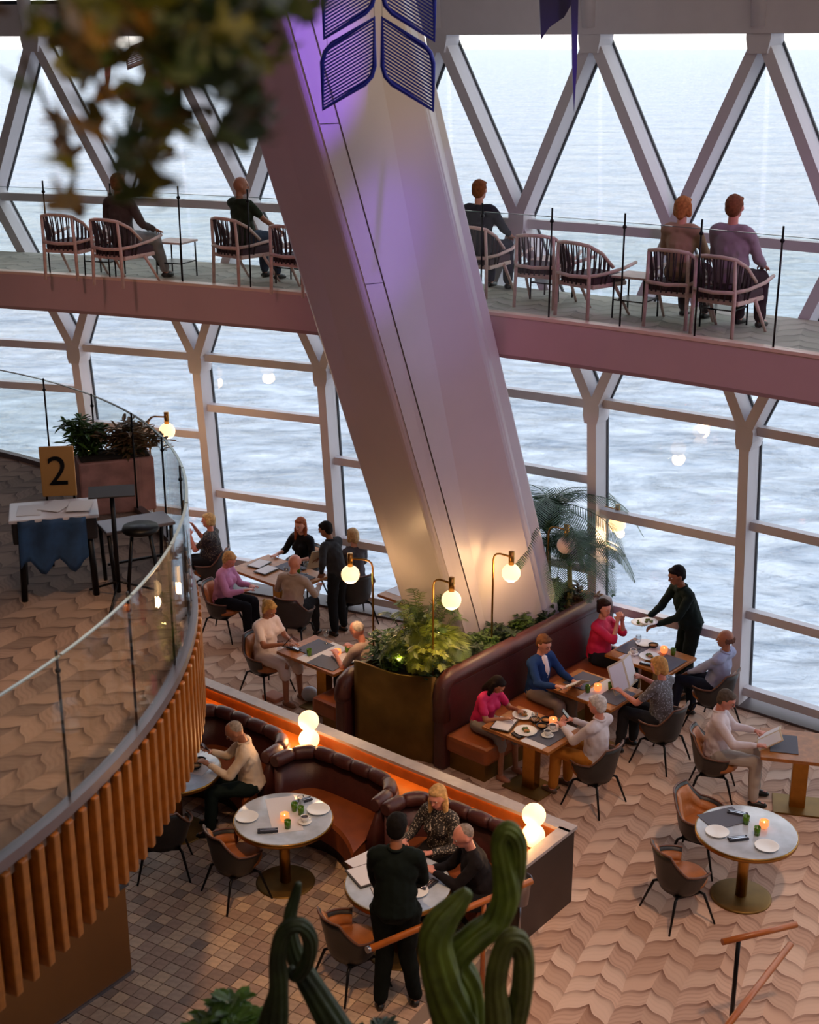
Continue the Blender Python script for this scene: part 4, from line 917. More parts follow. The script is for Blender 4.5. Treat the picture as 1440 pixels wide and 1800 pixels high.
# ================================================================ twisted green tendril sculptures (foreground)
def tendril_mat():
    m = mat('mossy_tendril', '#5f6c20', .5, noise_amt=.35, noise_scale=9, bump=.4, bump_scale=40); return m
M_TEN = tendril_mat(); M_TEN2 = mat('dark_tendril', '#2f3a1c', .55, noise_amt=.35, noise_scale=9, bump=.4, bump_scale=40)
def smooth(P, n=6):
    P = [Vector(p) for p in P]; out_ = []
    for i in range(len(P)-1):
        p0, p1, p2, p3 = P[max(0, i-1)], P[i], P[i+1], P[min(len(P)-1, i+2)]
        for k in range(n):
            t_ = k/n; out_.append(.5*((2*p1)+(-p0+p2)*t_+(2*p0-5*p1+4*p2-p3)*t_*t_+(-p0+3*p1-3*p2+p3)*t_**3))
    out_.append(P[-1]); return out_
def ribbed(mb, pts, rad_, ribs=9, n=36, twist=1.2, amp=.13):
    pts = [Vector(p) for p in pts]; k = len(pts); d0 = (pts[1]-pts[0]).normalized(); a = d0.orthogonal().normalized(); vs = []; acc = 0
    for i, p in enumerate(pts):
        d = (pts[min(i+1, k-1)]-pts[max(i-1, 0)]).normalized(); a = (a-d*a.dot(d)).normalized(); b = d.cross(a)
        if i: acc += (pts[i]-pts[i-1]).length
        for j in range(n):
            t_ = 2*PI*j/n; rr = rad_[i]*(1+amp*math.cos(ribs*t_+acc*twist*6)+.05*math.cos(3*t_-acc*9)); vs.append(p+(a*math.cos(t_)+b*math.sin(t_))*rr)
    fs = [(i*n+j, i*n+(j+1) % n, (i+1)*n+(j+1) % n, (i+1)*n+j) for i in range(k-1) for j in range(n)]
    fs += [tuple(reversed(range(n))), tuple((k-1)*n+j for j in range(n))]
    return mb.add(vs, fs, True)
def tendril(parent, name, pix, rpx, y, ybase=None, m_=None):
    P = [at_y(px, py, y+dy) for px, py, dy in pix]; P = smooth(P, 6); R = []
    n = len(pix)
    for i in range(len(P)):
        f_ = i/(len(P)-1)*(n-1); j = min(n-2, int(f_)); q = f_-j; rp = rpx[j]*(1-q)+rpx[j+1]*q
        d = P[i].y*math.cos(PITCH)-(P[i].z-CAMH)*math.sin(PITCH); R.append(rp*d/FPX)
    mb = MB(); ribbed(mb, P, R); return mb.build(name, m_ or M_TEN, parent)
Yt = 5.2
t = thing('tendril_sculpture', 'large mossy green twisted tendrils rising at the bottom centre, right group', 'sculpture', (0, 0, 0))
tendril(t, 'tendril', [(800, 2300, -.3), (795, 1980, -.1), (808, 1830, 0), (778, 1730, 0), (764, 1660, 0), (777, 1622, .02), (804, 1590, .04), (824, 1566, .05)], [60, 50, 40, 31, 28, 25, 19, 9], Yt)
tendril(t, 'tendril', [(790, 2300, -.2), (800, 1950, 0), (820, 1760, .1), (800, 1690, .12), (835, 1650, .15), (872, 1620, .18), (890, 1570, .2), (884, 1510, .2), (880, 1478, .2), (893, 1459, .2), (910, 1480, .2), (910, 1530, .22), (902, 1590, .28)], [60, 46, 30, 26, 24, 23, 22, 19, 16, 15, 15, 13, 9], Yt)
t2_ = thing('tendril_sculpture', 'hooked olive tendril at the bottom, right of the large group', 'sculpture', (0, 0, 0))
tendril(t2_, 'tendril', [(850, 2250, -.3), (868, 1950, 0), (876, 1800, 0), (872, 1730, 0), (884, 1670, 0), (903, 1648, 0), (920, 1672, .03), (918, 1740, .05), (898, 1830, .08), (880, 1950, .1), (870, 2200, 0)], [30, 26, 22, 18, 17, 17, 17, 18, 20, 24, 30], Yt-.1, m_=mat('olive_tendril', '#5d6128', .5, noise_amt=.3, noise_scale=9, bump=.4, bump_scale=40))
t3_ = thing('tendril_sculpture', 'looped dark green tendril at the bottom left of centre', 'sculpture', (0, 0, 0))
tendril(t3_, 'tendril', [(430, 2300, -.3), (452, 1960, -.1), (478, 1820, 0), (490, 1740, 0), (488, 1680, 0), (500, 1638, .0), (527, 1626, .0), (545, 1650, .02), (540, 1690, .05), (520, 1715, .08), (508, 1700, .1)], [44, 36, 26, 16, 14, 13, 13, 13, 12, 11, 7], Yt+.1, m_=M_TEN2)
tendril(t3_, 'tendril', [(700, 2250, -.2), (650, 1960, 0), (600, 1830, .04), (555, 1745, .08), (524, 1690, .12), (512, 1650, .14), (510, 1610, .16), (520, 1575, .18), (525, 1552, .18)], [44, 36, 27, 21, 16, 13, 11, 9, 5], Yt+.2, m_=M_TEN2)
# soft planting under the tendrils
def leaf_clump(label, c, n, h, spread, m_, cat='plant', L=.22, wd=.022, name='fern', seed=1, group=None, droop=.6, fronds=False, stems=True):
    rnd = random.Random(seed); t = thing(name, label, cat, tuple(c), 0, group); mb = MB(); st_ = MB()
    for k in range(n):
        a = rnd.uniform(0, 2*PI); e = rnd.uniform(.25, 1.35); hh = h*rnd.uniform(.55, 1.0); sp_ = spread*rnd.uniform(.3, 1.0)
        base = Vector((rnd.uniform(-.3, .3)*spread, rnd.uniform(-.3, .3)*spread, 0)); tip = Vector((math.cos(a)*sp_, math.sin(a)*sp_, hh*math.sin(e)))
        mid = tip*.55+Vector((0, 0, hh*.28)); P = smooth([base, base+mid, base+tip-Vector((0, 0, droop*sp_*.35))], 5)
        st_.tube(P, [.005*(1-i/len(P))+.0015 for i in range(len(P))], 4)
        if fronds:
            for i in range(2, len(P)):
                d = (P[i]-P[i-1]).normalized(); side = d.cross(Vector((0, 0, 1)));  side = side.normalized() if side.length > .1 else Vector((1, 0, 0))
                for f_ in (0, .33, .66):
                    q = P[i-1].lerp(P[i], f_); ln = L*(1-abs(i/len(P)-.55))*rnd.uniform(.7, 1)
                    for s in (-1, 1):
                        tp = q+side*s*ln+d*ln*.45-Vector((0, 0, ln*.2)); w = side.cross(d).normalized()*0+d*wd*.5; mb.add([q-w, q+w, q.lerp(tp, .6)+w*.8, tp, q.lerp(tp, .6)-w*.8], [(0, 1, 2, 3, 4)])
        else:
            for i in range(1, len(P)):
                for s in range(2):
                    b_ = rnd.uniform(0, 2*PI); dd = Vector((math.cos(b_), math.sin(b_), rnd.uniform(-.2, .7))).normalized(); q = P[i]; ln = L*rnd.uniform(.6, 1.1); w = dd.cross(Vector((0, 0, 1))).normalized()*wd*rnd.uniform(.8, 1.3)
                    mb.add([q, q+dd*ln*.35+w, q+dd*ln*.75+w*.7-Vector((0, 0, ln*.06)), q+dd*ln-Vector((0, 0, ln*.18)), q+dd*ln*.75-w*.7-Vector((0, 0, ln*.06)), q+dd*ln*.35-w], [(0, 1, 2, 3), (0, 3, 4, 5)])
    o = mb.build('foliage', m_, t); o['kind'] = 'stuff'
    if stems: st_.build('stems', mat('plant_stem', '#4a5a24', .6), t)
    return t
M_WOODS.node_tree.nodes['Principled BSDF'].inputs['Roughness'].default_value = .38
def leafmat(nm, c, tr=.35):
    m = mat(nm, c, .45, noise_amt=.45, noise_scale=5); b = m.node_tree.nodes['Principled BSDF']; b.inputs['Subsurface Weight'].default_value = 0.0; return m
L_BR = leafmat('bright_fern_green', '#5d6c1a'); L_MID = leafmat('mid_leaf_green', '#3f5a22'); L_DK = leafmat('dark_leaf_green', '#24391f'); L_PALM = leafmat('palm_green', '#35553a'); L_YEL = leafmat('yellow_green_leaf', '#7a8420'); L_RED = leafmat('bronze_leaf', '#7a5a3a')
for k, (u, v, n, h, s, m_, L, wd, fr, nm, lab) in enumerate([
    (-.72, .05, 46, .55, .34, L_MID, .10, .020, False, 'shrub', 'mid green shrub at the left front corner of the planter'),
    (-.45, .22, 70, .95, .46, L_BR, .10, .010, True, 'fern', 'bright yellow green fern lit from below in the front of the planter'),
    (-.20, .18, 46, .62, .36, L_YEL, .09, .010, True, 'fern', 'small yellow green fern at the middle of the planter front'),
    (-.12, .30, 36, .40, .30, L_DK, .10, .022, False, 'shrub', 'dark green shrub at the right front corner of the planter'),
    (-.66, .55, 40, 1.05, .50, L_MID, .12, .011, True, 'fern', 'tall feathery fern leaning left at the base of the pillar'),
    (-.14, .72, 40, .32, .26, L_DK, .10, .024, False, 'shrub', 'dark broad leaved shrub along the bench, nearest the camera'),
    (-.14, 1.08, 40, .30, .26, L_MID, .10, .022, False, 'shrub', 'mid green shrub along the bench behind the darkest one'),
    (-.12, 1.45, 36, .30, .24, L_DK, .10, .022, False, 'shrub', 'dark shrub along the bench beneath the second lamp'),
    (-.12, 1.85, 30, .36, .20, L_MID, .10, .018, False, 'shrub', 'spiky shrub along the bench halfway to the palm'),
    (-.12, 2.22, 22, .34, .18, L_DK, .10, .018, False, 'shrub', 'small shrub along the bench, nearest the palm'),
    (-.30, 2.75, 60, .55, .36, L_DK, .12, .022, False, 'shrub', 'dense dark green bush at the foot of the palm'),
    (-.10, 3.02, 30, .40, .24, L_RED, .10, .022, False, 'shrub', 'reddish leaved shrub at the window end of the planter')]):
    leaf_clump(lab, uv(u, v, .98), n, h, s, m_, L=L, wd=wd, name=nm, seed=10+k, fronds=fr)
light('POINT', 'planter_uplight', tuple(uv(-.50, -.05, 1.22)), 2.5, (1.0, .78, .25), radius=.04)
light('POINT', 'planter_uplight', tuple(uv(-.25, .35, 1.45)), 3, (1.0, .78, .25), radius=.04)
def palm(label, c, h, L, n, seed, m_, name='palm'):
    rnd = random.Random(seed); t = thing(name, label, 'plant', tuple(c)); MB().tube([(0, 0, 0), (.02, .01, h*.5), (0, .03, h)], [.045, .035, .03], 8).build('trunk', mat('palm_trunk', '#6b6a3a', .8), t)
    for k in range(n):
        a = 2*PI*k/n+rnd.uniform(-.2, .2); e = rnd.uniform(.65, 1.35); ln = L*rnd.uniform(.8, 1.1); d = Vector((math.cos(a), math.sin(a), 0))
        P = smooth([Vector((0, .03, h)), Vector((0, .03, h))+d*ln*.35*math.cos(e)+Vector((0, 0, ln*.5*math.sin(e))), Vector((0, .03, h))+d*ln*.75+Vector((0, 0, ln*.45*math.sin(e)-.05)), Vector((0, .03, h))+d*ln*1.05+Vector((0, 0, ln*.2*math.sin(e)-.25))], 7)
        mb = MB(); mb.tube(P, [.006*(1-i/len(P))+.002 for i in range(len(P))], 5)
        for i in range(3, len(P)):
            dd = (P[i]-P[i-1]).normalized(); sd_ = dd.cross(Vector((0, 0, 1))).normalized()
            for f_ in (0, .33, .66):
                q = P[i-1].lerp(P[i], f_); l2 = .24*math.sin(PI*min(.97, .12+(i+f_)/len(P)*.85))
                for s in (-1, 1):
                    tp = q+sd_*s*l2+dd*l2*.55-Vector((0, 0, l2*.25)); w = dd*.006; mb.add([q-w, q+w, q.lerp(tp, .6)+w*1.2, tp, q.lerp(tp, .6)-w*1.2], [(0, 1, 2, 3, 4)])
        mb.build('frond', m_, t)
    return t
palm('tall green palm in the planter between the pillar and the right window', uv(-.42, 2.75, .98), 1.0, 1.15, 17, 5, L_PALM)
palm('smaller palm leaning over the unlit lamp at the window end', uv(-.10, 2.80, .98), .65, .95, 13, 8, L_PALM)
palm('small palm near the front of the planter with yellow light on it', uv(-.32, .42, .98), .30, .50, 11, 9, L_BR)
leaf_clump('spiky bronze bromeliad in the pink stone trough', plp+Vector((.18, 0, .57)), 26, .42, .30, L_RED, L=.16, wd=.018, name='bromeliad', seed=44)
leaf_clump('green and brown leafy plant in the pink stone trough', plp+Vector((-.25, 0, .57)), 26, .5, .30, L_MID, L=.16, wd=.018, name='shrub', seed=45)
palm('small bronze palm behind the sign board at the far left', Vector((-4.45, 18.9, 0)), 1.5, .7, 9, 12, L_RED)
bc = at_y(400, 1830, 5.6); leaf_clump('round leafy green clump at the bottom edge, left of the looped tendril', bc+Vector((0, 0, -.10)), 50, .30, .26, leafmat('moss_green', '#4a6a24'), L=.12, wd=.03, name='leafy_clump', seed=50)
bc = at_y(640, 1850, 5.8); leaf_clump('low dark leafy clump at the bottom edge in the centre', bc+Vector((0, 0, -.12)), 30, .28, .22, L_DK, L=.10, wd=.018, name='leafy_clump', seed=51)
bc = at_y(835, 1800, 5.9)
t = thing('orchid', 'small violet flower at the bottom edge between the tendrils', 'flower', (bc.x, bc.y, bc.z-.30)); MB().tube([(0, 0, 0), (.01, 0, .2), (0, 0, .36)], .004, 5).build('stem', mat('plant_stem', '#4a5a24'), t)
for k in range(5):
    a = 2*PI*k/5; MB().sphere((.022*math.cos(a), 0, .37+.022*math.sin(a)), .018, 8, 6, (1, .4, 1)).build('petal', mat('violet_petal', '#9a5ac0', .5), t)
# plinth that carries tendrils and clumps below the frame
o = MB().box((.0, 4.75, 1.4), (3.4, 1.1, 2.8), bev=.1); pb = thing('planter_trough', 'brown planter trough below the tendrils, below the bottom edge', 'planter'); o.build('trough_body', mat('brown_planter', '#5a3216', .6), pb)

# ================================================================ handrails and bucket
M_RAIL = mat('orange_wood_handrail', '#a85a1e', .35, noise_amt=.12, noise_scale=8)
t = thing('handrail', 'orange wooden handrail slanting behind the large tendrils', 'railing'); a, b = at(650, 1668, .95), at(865, 1578, .95)
MB().tube([a, b, b+(b-a)*.35], .030, 10).build('rail', M_RAIL, t)
MB().tube([a+(a-b).normalized()*.03, a], .031, 10).build('end_cap', M_STEEL, t)
for f_ in (.93,): q = a.lerp(b, f_); MB().tube([(q.x, q.y, 0), (q.x, q.y, .93)], .022, 8).build('post', M_RAIL if f_ > .5 else M_BLACK, t)
c0 = a.lerp(b, .45); c1 = b+(b-a)*.3; cc = (c0+c1)/2
t = thing('handrail', 'orange wooden handrail on a black post at the right edge', 'railing'); a, b = at(1270, 1656, .95), at(1400, 1625, .95)
MB().tube([a, b], .028, 10).build('rail', M_RAIL, t); q = a.lerp(b, .22); MB().tube([(q.x, q.y, 0), (q.x, q.y, .93)], .020, 8).build('post', M_BLACK, t)
t = thing('handrail', 'pale wooden handrail descending at the bottom right corner', 'railing'); a, b = at(1272, 1812, 1.35), at(1390, 1660, 1.35)
MB().tube([a+(a-b)*.4, b], .026, 10).build('rail', M_RAIL, t); q = a.lerp(b, .1); q2 = a+(a-b)*.3
for q in (q2,): MB().tube([(q.x, q.y, 0), (q.x, q.y, 1.33)], .018, 8).build('post', M_BLACK, t)
p = at(905, 1660, .0); t = thing('wine_bucket', 'brushed metal wine bucket on a stand beside the partition end', 'bucket', (1.02, 10.75, 0))
MB().lathe([(0, .52), (.075, .52), (.10, .78), (.105, .79), (.098, .79), (.07, .535), (0, .535)], 24).build('bucket_body', M_STEEL, t)
MB().tube([(.105*math.cos(a), .105*math.sin(a), .77) for a in [2*PI*i/20 for i in range(20)]], .005, 5, closed=True).build('ring', M_CHROME, t)
MB().tube([(0, 0, .02), (0, 0, .52)], .012, 8).build('stand_pole', M_STEEL, t); MB().lathe([(0, 0), (.13, 0), (.13, .012), (0, .02)], 20).build('stand_base', M_STEEL, t)
# small things on the floor
p = at(475, 1232, 0)
o = MB().box((0, 0, .03), (.26, .2, .06), bev=.02).build('clutch_bag', mat('salmon_leather', '#c07a5c', .5)); o.location = tuple(at(482, 1228, 0)); o.rotation_euler = (0, 0, AUV); tag(o, 'flat salmon pink bag lying on the carpet behind the partition', 'bag')
o = MB().sphere((0, 0, .10), .11, 12, 8, (1, .8, .95)).build('plastic_bag', mat('white_plastic', '#c8ccd8', .4, bump=.6, bump_scale=12)); o.location = tuple(at(545, 1232, 0)); tag(o, 'crumpled white bag on the floor under the table of the woman in pink', 'bag')
# ================================================================ blurred leaves near the lens
light('POINT', 'vine_fill', (-1.7, 1.3, 9.3), 60, (1.0, .68, .3), radius=.3)  # added point light that warms the near leaves, no lamp hangs there
t = thing('hanging_vine', 'out of focus green and yellow leaves hanging in the top left corner', 'plant', (0, 0, 0))
M_LF = [leafmat('vine_leaf_dark', '#2c3a14'), leafmat('vine_leaf_green', '#3f5218'), leafmat('vine_leaf_olive', '#6f6a14'), leafmat('vine_leaf_amber', '#8a6420')]
def leafmesh(m_):
    mb = MB(); vs = [(0, 0, 0), (.5, .18, .03), (.42, .45, .05), (.16, .40, .02), (0, .95, -.08), (-.16, .40, .02), (-.42, .45, .05), (-.5, .18, .03), (0, .4, -.02)]
    mb.add(vs, [(0, 1, 2, 8), (8, 2, 3), (8, 3, 4), (8, 4, 5), (8, 5, 6), (8, 6, 7, 0)]); return mb.mesh('leaf', m_)
LMs = [leafmesh(m_) for m_ in M_LF]; rnd = random.Random(21)
clusters = [(140, 30, 95, 34, 2), (160, 110, 75, 26, 2), (240, 40, 60, 12, 3), (330, 60, 80, 30, 1), (400, 90, 80, 34, 1), (440, 30, 60, 22, 0), (500, 25, 28, 8, 0), (290, 130, 50, 12, 2), (190, 185, 30, 4, 2), (125, 230, 30, 7, 3), (410, 170, 50, 16, 0), (415, 225, 34, 9, 0), (408, 265, 20, 4, 0), (272, 222, 32, 8, 2), (262, 262, 26, 7, 1), (255, 300, 20, 4, 1), (262, 350, 22, 5, 2), (290, 345, 18, 3, 1), (122, 290, 20, 4, 3), (460, 215, 20, 4, 0), (122, 370, 16, 3, 3), (320, 200, 30, 5, 1)]
for cx, cy, sp_, n, ci in clusters:
    for k in range(int(n*1.15)):
        px, py = rnd.gauss(cx, sp_*.56), rnd.gauss(cy, sp_*.46); y = rnd.uniform(2.0, 2.9); p = at_y(px, py, y)
        idx = min(3, max(0, ci+rnd.choice((-1, 0, 0, 1)))); o = link('leaf', LMs[idx], t, tuple(p), (rnd.uniform(1.7, 3.3), rnd.uniform(-.7, .7), rnd.uniform(0, 6.28))); s = rnd.uniform(.06, .10); o.scale = (s, s, s)
for path in ([(300, -200), (380, -40), (400, 110), (405, 200), (402, 280)], [(120, -200), (180, 0), (260, 120), (300, 200), (262, 270), (240, 340), (285, 352)], [(60, -150), (120, 60), (160, 130), (205, 190)], [(330, -200), (430, -20), (510, 28)], [(40, 100), (90, 200), (130, 280), (122, 370)], [(250, 120), (300, 200), (345, 190), (380, 190)]):
    MB().tube(smooth([at_y(a, b, 2.45) for a, b in path], 5), .005, 6).build('stem', mat('vine_stem', '#3a2a18', .7), t)
# ================================================================ people
def ico(bm, c, r, sc=(1, 1, 1), R=None, sub=2):
    M = Matrix.Translation(Vector(c))
    if R is not None: M = M @ R.to_4x4()
    M = M @ Matrix.Diagonal((r*sc[0], r*sc[1], r*sc[2], 1)); bmesh.ops.create_icosphere(bm, subdivisions=sub, radius=1, matrix=M)
def cone(bm, a, b, r0, r1, n=10):
    a, b = Vector(a), Vector(b); d = b-a
    if d.length < 1e-5: return
    q = d.to_track_quat('Z', 'Y').to_matrix().to_4x4(); M = Matrix.Translation((a+b)/2) @ q
    bmesh.ops.create_cone(bm, cap_ends=True, segments=n, radius1=r0, radius2=r1, depth=d.length, matrix=M)
def caps(bm, a, b, r0, r1, sub=1):
    cone(bm, a, b, r0, r1); ico(bm, a, r0*.99, sub=sub); ico(bm, b, r1*.99, sub=sub)
def blob(name, fn, m, parent, vox, sm=3):
    bm = bmesh.new(); fn(bm); me = bpy.data.meshes.new(name); bm.to_mesh(me); bm.free(); me.materials.append(m)
    o = link(name, me, parent); r = o.modifiers.new('remesh', 'REMESH'); r.mode = 'VOXEL'; r.voxel_size = vox; r.use_smooth_shade = True
    if sm: s = o.modifiers.new('smooth', 'SMOOTH'); s.iterations = sm; s.factor = .5
    return o
SKINS = {k: mat('skin_'+k, c, .5, noise_amt=.05, noise_scale=20) for k, c in (('fair', '#c98d74'), ('tan', '#a86e50'), ('pink', '#cf8874'), ('brown', '#8a583c'))}
FOLD = bpy.data.textures.new('cloth_folds', 'CLOUDS'); FOLD.noise_scale = .085; FOLD.noise_depth = 1
def fold(o, k):
    d = o.modifiers.new('folds', 'DISPLACE'); d.texture = FOLD; d.strength = k; d.mid_level = .42; return o
def ik(S, T, l1, l2, pole):
    S, T = Vector(S), Vector(T); d = T-S; L = min(d.length, (l1+l2)*.995); dn = d.normalized(); T = S+dn*L
    x = (l1*l1-l2*l2+L*L)/(2*L); h = math.sqrt(max(0, l1*l1-x*x)); p = Vector(pole); p = (p-dn*p.dot(dn)).normalized(); return S+dn*x+p*h, T
def person(label, loc, d, pose='sit', seat=.47, lean=4, side=0, head=(0, 0), hands=((.18, .34, .68), (-.18, .34, .68)), skin='fair', hair=('short', '#5a4a3c'), top='#888888', tmat=None, sleeve='long', legs='trousers', lcol='#1c1d22', shoes='#16130f', s=1.0, girth=1.0, feet=None, extra=None, vox=.0115, bun=False, female=False, group=None, knees=None, hipy=0.0, twist=0.0):
    t = thing('person', label, 'person', tuple(loc), face(d), group); Sk = SKINS[skin]
    ln, sd = math.radians(lean), math.radians(side)
    up = Vector((math.sin(sd), math.sin(ln), math.cos(ln)*math.cos(sd))).normalized(); fw = Vector((0, math.cos(ln), -math.sin(ln))).normalized(); rt = fw.cross(up).normalized(); fw = up.cross(rt).normalized()
    tw = Matrix.Rotation(math.radians(twist), 3, up); rt2 = tw @ rt; fw2 = tw @ fw
    if pose == 'sit': Pz = seat+.095*girth; P = Vector((0, hipy-.02, Pz)); kn = [(.12, .41*s+hipy, seat+.075), (-.12, .41*s+hipy, seat+.075)]; ft = feet or [(.13, .42*s+hipy, .08), (-.13, .44*s+hipy, .08)]
    else: Pz = .93*s; P = Vector((0, hipy, Pz)); kn = [(.095, .03, .50*s), (-.095, .03, .50*s)]; ft = feet or [(.11, -.02, .085), (-.11, -.02, .085)]
    if knees: kn = knees
    hips = [P+rt*.09*girth-up*.01, P-rt*.09*girth-up*.01]; kn = [Vector(k) for k in kn]; ft = [Vector(k) for k in ft]
    sh = .175*s*(.92 if female else 1); C1 = P+up*.13*s; C2 = P+up*.30*s+fw*.01; NB = P+up*.47*s; Sh = [P+up*.435*s+rt2*sh, P+up*.435*s-rt2*sh]
    hy, hp_ = math.radians(head[0]), math.radians(head[1])
    NT = NB+up*.075*s+fw*.012
    Rz = Matrix.Rotation(hy, 3, 'Z'); base = Matrix((rt, fw*.8+Vector((0, .2, 0)), Vector((0, 0, 1)))).transposed()
    Rh = Rz @ Matrix.Rotation(-hp_, 3, 'X')
    hc = NT+Rh @ Vector((0, .018, .105*s)); r = .1*s
    elb = []; wr = []
    for i in (0, 1):
        sg = 1 if i == 0 else -1; pole = rt*sg*.6+Vector((0, -.35, -1)); e_, w_ = ik(Sh[i], Vector(hands[i]), .285*s, .25*s, pole); elb.append(e_); wr.append(w_)
    def hand(bm, i):
        sg = 1 if i == 0 else -1; d_ = (wr[i]-elb[i]).normalized(); sdv = d_.cross(Vector((0, 0, 1))); sdv = sdv.normalized() if sdv.length > .2 else rt.copy(); nr = sdv.cross(d_).normalized()
        if nr.z < 0: nr = -nr
        pm = wr[i]+d_*.045*s
        Mh = Matrix((sdv, d_, nr)).transposed(); ico(bm, pm, .045*s, (.86, 1.05, .38), Mh); cone(bm, wr[i]-d_*.01, pm, .024*s, .022*s)
        for k, (o, L) in enumerate(((-.033, .060), (-.011, .070), (.012, .066), (.034, .052))):
            b0 = pm+sdv*o*s*.92+d_*.032*s; m1 = b0+(d_*.55*L+sdv*o*.35-nr*.10*L)*s; m2 = m1+(d_*.38*L-nr*.38*L+sdv*o*.12)*s
            caps(bm, b0, m1, .0098*s, .0090*s); caps(bm, m1, m2, .0090*s, .0078*s)
        th = pm-sdv*sg*.034*s-d_*.014*s; t1_ = th+(-sdv*sg*.024+d_*.022-nr*.01)*s; t2 = t1_+(-sdv*sg*.004+d_*.030-nr*.012)*s
        caps(bm, th, t1_, .0125*s, .0105*s); caps(bm, t1_, t2, .0105*s, .0085*s)
    g = girth
    def torso(bm, e, neck=True, low=True):
        ico(bm, P, .125*g*s+e, (1.22, .92, .95)); ico(bm, C1, .120*g*s+e, (1.15, .90, 1.15)); ico(bm, C2, .130*s*(.4+.6*g)+e, (1.18, .86, 1.25))
        for q in Sh: ico(bm, q.lerp(NB, .12)-up*.012, .058*s+e)
        cone(bm, C1, C2, .125*g*s+e, .128*s+e); caps(bm, Sh[0].lerp(NB, .2)-up*.01, Sh[1].lerp(NB, .2)-up*.01, .062*s+e, .062*s+e); ico(bm, NB-up*.03, .075*s+e, (1.2, .9, .8))
        if female:
            for sg in (-1, 1): ico(bm, C2+fw2*.085*s+rt2*sg*.065*s+up*.005, .058*s+e)
        if g > 1.15: ico(bm, C1+fw*.05, .125*g*s+e, (1.0, .95, 1.0))
    def body(bm):
        torso(bm, -.004); caps(bm, NB-up*.02, NT+up*.03, .052*s, .048*s)
        # head: skull, jaw, nose, ears, brow
        ico(bm, hc+Rh @ Vector((0, -.008, .018)), r, (.78, .96, 1.0), Rh, 3); ico(bm, hc+Rh @ Vector((0, .030, -.052))*s, .062*s, (.86, .90, .92), Rh); ico(bm, hc+Rh @ Vector((0, .058, -.078))*s, .030*s, (1, .8, .7), Rh)
        caps(bm, hc+Rh @ Vector((0, .086, .012))*s, hc+Rh @ Vector((0, .106, -.022))*s, .0095*s, .014*s); ico(bm, hc+Rh @ Vector((0, .082, .030))*s, .03*s, (1.5, .55, .4), Rh)
        for sg in (-1, 1): ico(bm, hc+Rh @ Vector((sg*.080, -.004, -.004))*s, .028*s, (.34, .62, 1.0), Rh)
        for i in (0, 1):
            caps(bm, Sh[i], elb[i], .047*s*(.5+.5*g), .038*s); caps(bm, elb[i], wr[i], .038*s, .025*s); hand(bm, i)
            caps(bm, hips[i], kn[i], .080*s*g, .054*s); caps(bm, kn[i], ft[i]+Vector((0, 0, 0)), .052*s, .036*s)
            ico(bm, (kn[i]+(ft[i]-kn[i])*.3)+Vector((0, -.012, 0)), .052*s, (1, 1, 1.7)); f2 = ft[i]+Vector((0, .12*s, -.045)); caps(bm, ft[i]-Vector((0, .01, .035)), f2, .036*s, .028*s)
    blob('body', body, Sk, t, vox, 2)
    M_T = tmat or mat('cloth_'+top.strip('#'), top, .85, bump=.15, bump_scale=70, spec=.15)
    def shirt(bm):
        torso(bm, .011)
        for i in (0, 1):
            caps(bm, Sh[i], elb[i] if sleeve != 'short' else Sh[i].lerp(elb[i], .72), .058*s, .050*s)
            if sleeve == 'long': caps(bm, elb[i], elb[i].lerp(wr[i], .94), .049*s, .034*s)
            if sleeve == 'elbow': caps(bm, elb[i], elb[i].lerp(wr[i], .25), .050*s, .048*s)
        cone(bm, P-up*.03, C1, .140*g*s+.012, .125*g*s+.012)
        ico(bm, NB+up*.012, .058*s, (1.1, 1.0, .5))
    fold(blob('top', shirt, M_T, t, .0135, 3), .022)
    M_L = mat('cloth_'+lcol.strip('#'), lcol, .9, spec=.15)
    if legs == 'trousers':
        def tr(bm):
            ico(bm, P, .132*g*s, (1.2, .95, .85))
            for i in (0, 1): caps(bm, hips[i], kn[i], .094*s*g, .074*s); caps(bm, kn[i], ft[i]+Vector((0, 0, .02)), .076*s, .058*s)
        fold(blob('trousers', tr, M_L, t, .014, 3), .018)
    elif legs == 'skirt':
        def sk(bm):
            ico(bm, P, .136*g*s, (1.2, .98, .8)); K = [kn[i].lerp(hips[i], .10) for i in (0, 1)]
            for i in (0, 1): caps(bm, hips[i], K[i], .098*s*g, .080*s)
            caps(bm, (hips[0]+hips[1])/2, (K[0]+K[1])/2, .10*s*g, .075*s)
            for i in (0, 1): caps(bm, K[i], kn[i].lerp(ft[i], .30), .082*s, .080*s)
        blob('skirt', sk, M_L, t, .014, 3)
    elif legs == 'apron':
        def tr(bm):
            ico(bm, P, .135*s, (1.2, .95, 1.0))
            for i in (0, 1): caps(bm, hips[i], kn[i], .094*s, .072*s); caps(bm, kn[i], ft[i]+Vector((0, 0, .02)), .070*s, .056*s)
        blob('trousers', tr, M_L, t, .014, 3)
        def ap(bm):
            b_ = P-Vector((0, 0, .10)); cone(bm, (b_.x, b_.y, Pz-.42*s), P+up*.12*s, .185*s, .150*s, 20); 
        o = blob('apron', ap, mat('long_apron_cloth', lcol if False else '#17201c', .8), t, .015, 4); 
    mb = MB()
    for i in (0, 1):
        mb = MB(); a = ft[i]+Vector((0, -.045*s, -.052)); b = ft[i]+Vector((0, .155*s, -.055))
        mb.tube([a+Vector((0, -.01, 0)), a+Vector((0, .02, .004)), a.lerp(b, .5)+Vector((0, 0, .004)), b-Vector((0, .03, .004)), b], [.018, .038, .042, .036, .012], 12, squash=1.0)
        mb.v = [(x, y, max(.004, z)) for x, y, z in mb.v]; mb.build('shoe', mat('shoe_'+shoes.strip('#'), shoes, .4), t)
